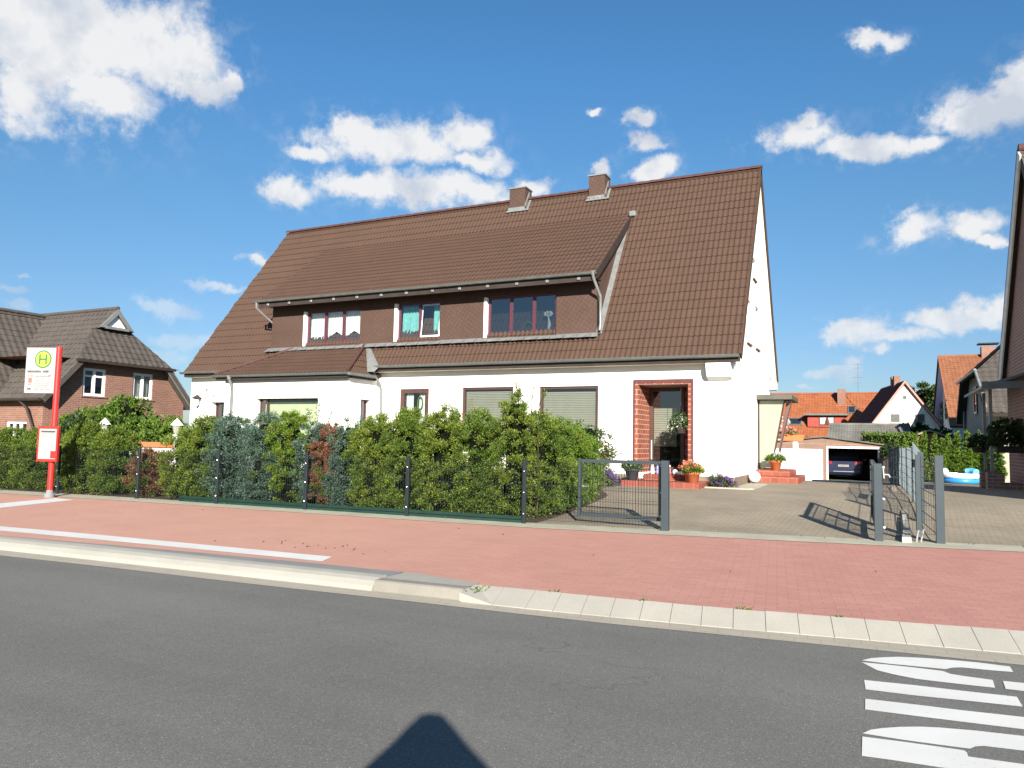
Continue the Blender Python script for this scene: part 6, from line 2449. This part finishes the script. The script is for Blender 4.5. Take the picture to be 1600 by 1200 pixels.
mb = MB()
mb.prism([e - nn * .02, r_ - nn * .02, r_ - nn * .34, e - nn * .34], (.035, 0, 0))
mb.build('verge_board', plain('grey_verge', (.62, .58, .50), .7, .3), nh)
MB().prism([e + nn * .07, r_ + nn * .07, r_ - nn * .018, e - nn * .018], (.03, 0, 0)).build('verge_edge', plain('blue_black_edge', (.03, .03, .07), .5, .4), nh)
mb = MB()
mb.prism([(2.28, 19.6, 2.86), (2.28, 23.3, 2.86), (3.148, 23.3, 3.16), (3.148, 19.6, 3.16)], (0, 0, .06))
mb.box(2.26, 3.148, 19.55, 19.6, 2.84, 3.0)
cp = mb.build('canopy', M_zinc, nh)
for (x, y) in ((2.58, 20.9), (2.62, 22.35)):
    MB().box(x - .035, x + .035, y - .035, y + .035, .95, 2.92).build('canopy_post', M_zincl, nh)
mb = MB()
mb.box(2.46, 2.80, 20.7, 21.1, .2, .93)
mb.box(2.80, 3.148, 20.72, 20.9, .2, .7)
mb.build('porch_pedestal', M_brickd, nh)
MB().box(2.50, 2.80, 22.2, 22.6, .2, .93).build('porch_pedestal', M_brickd, nh)
MB().box(2.81, 3.14, 20.95, 23.0, .2, .55).build('porch_steps', M_brickd, nh)
nb_ = thing('porch_planter', 'dark bushy hanging planter under the neighbour entrance canopy', 'hanging basket', (2.75, 20.7, 1.9))
bouquet(nb_, 'leaves', 2.92, 20.6, 1.45, .42, .75, 1500, [L_dark], .10, .03, .6)
MB().box(2.62, 3.14, 20.45, 20.8, 1.40, 1.56, .02).build('box', M_dkwood, nb_)
nb2 = thing('porch_planter', 'small dark hanging planter on the left porch post of the neighbour house', 'hanging basket', (2.5, 22.3, 1.6))
bouquet(nb2, 'leaves', 2.48, 22.3, 1.45, .22, .4, 500, [L_dark], .08, .025, .6)
MB().lathe((2.48, 22.3, 1.38), [(0, 0), (.13, .02), (.17, .14), (.15, .14), (0, .1)], 14).build('basket', M_dkwood, nb2)

# ------------------------------------------------------------------ plants, shed and pool in the back gardens
TH = [(1.36, 1.86), (1.8, 1.80), (2.3, 2.15), (2.8, 2.42), (3.33, 2.28), (3.72, 1.98), (4.07, 2.21), (4.49, 2.48), (4.97, 2.45), (5.35, 1.96), (5.66, 2.46), (6.09, 1.95), (6.5, 2.2)]
ordn = ['first', 'second', 'third', 'fourth', 'fifth', 'sixth', 'seventh', 'eighth', 'ninth', 'tenth', 'eleventh', 'twelfth', 'thirteenth']
for i, (x, zt) in enumerate(TH):
    y = 46 + rng.normal(0, .1)
    x, zt = x * .92, 1.45 + (zt - 1.45) * .92
    shrub('pointed_thuja', 'pointed green thuja, %s from the left in the row behind the pool' % ordn[i], 'tree', x, y, -.38, zt + .40, .47, .5, [L_bright, L_thuja], 'cone', 150, 30, .10, .026, 'row of pointed thujas behind the pool', M_twig, [.6, .4], .2, .8)
mb = thing('clipped_hedge', 'clipped bright green hedge behind the garage roof', 'hedge', (.9, 52, -.38))
n_ = 5200
P = np.stack([rng.uniform(-.6, 2.6, n_), rng.uniform(51.6, 52.5, n_), -.3 + 2.72 * rng.uniform(0, 1, n_) ** .6 + rng.normal(0, .05, n_)], 1)
leaves('foliage', [L_bright, L_thuja], P, rng.normal(size=(n_, 3)) * .6 + np.array([0, -.4, .7]), .11, .035, mb, rng.choice(2, n_, p=[.6, .4]))
MB().box(-.5, 2.5, 51.75, 52.4, -.3, 2.25).build('inner_core', M_twig, mb)
sh = thing('garden_shed', 'brown timber garden shed with shallow gable roof behind the thuja row', 'shed', (3.35, 55, -.38))
mb = MB()
mb.poly([(1.75, 54.2, -.4), (4.95, 54.2, -.4), (4.95, 54.2, 1.85), (3.35, 54.2, 2.5), (1.75, 54.2, 1.85)])
mb.box(1.75, 4.95, 54.3, 57, -.4, 1.85)
mb.build('wall', plain('brown_boards', (.21, .11, .055), .8, .2, var=.2, scale=5), sh)
mb = MB()
for s_ in (-1, 1):
    mb.prism([(3.35, 53.9, 2.60), (3.35 + s_ * 1.95, 53.9, 1.82), (3.35 + s_ * 1.95, 53.9, 1.92), (3.35, 53.9, 2.72)], (0, 3.3, 0))
mb.build('roof', plain('shed_roof', (.23, .20, .16), .9, .2, var=.2), sh)
po = thing('paddling_pool', 'blue and white inflatable paddling pool with a raised seat back on the neighbour yard', 'pool', (4.3, 46, -.35))
M_pb = plain('pool_blue', (.03, .22, .55), .3, .5, var=.08)
mb = MB()


def ring(mb, cx, cy, cz, rx, ry, r, n=36):
    mb.tube([(cx + rx * math.cos(2 * math.pi * k / n), cy + ry * math.sin(2 * math.pi * k / n), cz) for k in range(n + 1)], r, 10, False)


pz = -.33
ring(mb, 4.22, 46.2, pz + .14, .80, .9, .15)
mb.build('lower_ring', M_pb, po, True)
mb = MB()
ring(mb, 4.22, 46.2, pz + .40, .80, .9, .14)
mb.build('upper_ring', M_whitep, po, True)
MB().tube([(4.55, 46.6, pz + .62), (4.82, 46.5, pz + .66), (4.98, 46.2, pz + .6)], .17, 10).build('seat_back', plain('pool_light_blue', (.12, .42, .60), .3, .5, var=.08), po, True)
MB().sphere((3.52, 46.0, pz + .62), .17, 10).build('headrest', M_whitep, po, True)
MB().quad((3.5, 45.4, pz + .3), (4.95, 45.4, pz + .3), (4.95, 47, pz + .3), (3.5, 47, pz + .3)).build('water', plain('pool_water', (.25, .55, .65), .1, .5, var=.02), po)
po.scale = (.92, .92, .92)
po.location = (4.3 * .92, 46 * .92, 1.45 - .92 * 1.8)
shrub('garden_bush', 'dark leafy bush in front of the white gabled house, left one', 'shrub', 2.9, 62.5, -.4, 3.6, 2.6, 2, [L_dark, L_rose], 'round', 160, 26, .2, .06, 'dark bushes beyond the shed', M_twig, [.6, .4], .25)
shrub('garden_bush', 'dark leafy bush before the pale gable, right one', 'shrub', 4.4, 60.0, -.4, 3.2, 2.2, 2, [L_dark, L_rose], 'round', 140, 26, .2, .06, 'dark bushes beyond the shed', M_twig, [.6, .4], .25)
shrub('roadside_tree', 'dark green tree crown showing behind the white gabled house', 'tree', 5.6, 92, 3.2, 5.2, 5.5, 5, [L_dark, L_rose], 'round', 260, 26, .35, .1, None, M_twig, [.6, .4], .25, .4)
tb = thing('porch_thuja', 'small thuja glimpsed between the porch posts at the right edge', 'tree', (3.35, 27.5, .2))
bouquet(tb, 'foliage', 3.35, 27.5, .25, .25, 1.35, 700, [L_bright], .09, .026, .5)
MB().tube([(3.35, 27.5, .2), (3.35, 27.5, 1.2)], .02, 6).build('stem', M_bark, tb)
kN_ = 1.2
for o_ in (nh, nb_, nb2, tb):
    l_ = o_.location
    o_.location = (l_.x * kN_, l_.y * kN_, 1.45 + (l_.z - 1.45) * kN_)
    o_.scale = (kN_,) * 3

# ------------------------------------------------------------------ the photographer, just behind the camera
def skin_person(loc, heading):
    """one continuous skinned body: both hands raised to hold a small camera before the face"""
    V = {'pelvis': (0, 0, .94, .15), 'belly': (0, -.01, 1.08, .14), 'chest': (0, 0, 1.28, .165), 'neck': (0, -.01, 1.47, .06), 'head': (0, .01, 1.57, .085), 'crown': (0, 0, 1.68, .085),
         'hipL': (-.10, 0, .90, .10), 'kneeL': (-.11, .01, .49, .062), 'ankL': (-.12, -.02, .09, .042), 'toeL': (-.13, .13, .04, .035),
         'hipR': (.10, 0, .90, .10), 'kneeR': (.11, .01, .49, .062), 'ankR': (.12, -.02, .09, .042), 'toeR': (.14, .13, .04, .035),
         'shL': (-.18, 0, 1.40, .07), 'elL': (-.38, .0, 1.30, .052), 'wrL': (-.16, .07, 1.40, .030), 'haL': (-.12, .08, 1.47, .034),
         'shR': (.18, 0, 1.40, .07), 'elR': (.38, .0, 1.30, .052), 'wrR': (.16, .07, 1.40, .030), 'haR': (.12, .08, 1.47, .034)}
    E_ = [('pelvis', 'belly'), ('belly', 'chest'), ('chest', 'neck'), ('neck', 'head'), ('head', 'crown')]
    for s in 'LR':
        E_ += [('pelvis', 'hip' + s), ('hip' + s, 'knee' + s), ('knee' + s, 'ank' + s), ('ank' + s, 'toe' + s), ('chest', 'sh' + s), ('sh' + s, 'el' + s), ('el' + s, 'wr' + s), ('wr' + s, 'ha' + s)]
        sg_ = -1 if s == 'L' else 1
        for f_, (dy, dz, L) in enumerate(((.0, .035, .045), (.012, .018, .05), (.012, -.002, .048), (.008, -.02, .038))):
            V['f%s%da' % (s, f_)] = (sg_ * .105, .10 + dy, 1.485 + dz, .010)
            V['f%s%db' % (s, f_)] = (sg_ * (.105 - L * .9), .108 + dy, 1.49 + dz, .008)
            E_ += [('ha' + s, 'f%s%da' % (s, f_)), ('f%s%da' % (s, f_), 'f%s%db' % (s, f_))]
        V['t' + s] = (sg_ * .095, .075, 1.44, .011)
        V['u' + s] = (sg_ * .065, .08, 1.435, .009)
        E_ += [('ha' + s, 't' + s), ('t' + s, 'u' + s)]
    keys = list(V)
    me = bpy.data.meshes.new('body')
    me.from_pydata([V[k][:3] for k in keys], [(keys.index(a), keys.index(b)) for a, b in E_], [])
    o = bpy.data.objects.new('body', me)
    COL.objects.link(o)
    md = o.modifiers.new('skin', 'SKIN')
    for i, k in enumerate(keys):
        sv = me.skin_vertices[0].data[i]
        sv.radius = (V[k][3], V[k][3] * (.75 if k in ('pelvis', 'belly', 'chest') else 1))
        sv.use_root = (k == 'pelvis')
    o.modifiers.new('sub', 'SUBSURF').levels = 1
    o.modifiers['sub'].render_levels = 2
    dg = bpy.context.evaluated_depsgraph_get()
    m2 = bpy.data.meshes.new_from_object(o.evaluated_get(dg))
    COL.objects.unlink(o)
    bpy.data.objects.remove(o)
    t_ = thing('person', 'unseen person under an added dark poncho standing in the road with both hands raised', 'person', loc)
    t_.rotation_euler.z = heading
    b = bpy.data.objects.new('body', m2)
    COL.objects.link(b)
    b.parent = t_
    m2.materials.clear()
    m2.materials.append(plain('dark_clothes', (.05, .055, .075), .85, .2, var=.1))
    for p in m2.polygons:
        p.use_smooth = True
    h = MB()
    h.sphere((0, -.01, 1.65), .105, 12, 1.12)
    h.lathe((0, -.03, 0), [(.0, 1.80), (.07, 1.78), (.125, 1.71), (.19, 1.62), (.29, 1.51), (.36, 1.40), (.42, 1.22), (.40, 1.15), (.2, 1.3)], 24)  # wide cone added to shape the shadow cast on the road
    h.v = [(a, b * (.5 if c < 1.55 else .9), c) for a, b, c in h.v]
    ho = h.build('shadowcone', MATS['dark_clothes'], None, True)
    ho.parent = b
    return t_


pe = skin_person((.05, -.25, -.118), R(26))
pe.scale = (1.07, 1.07, 1.07)
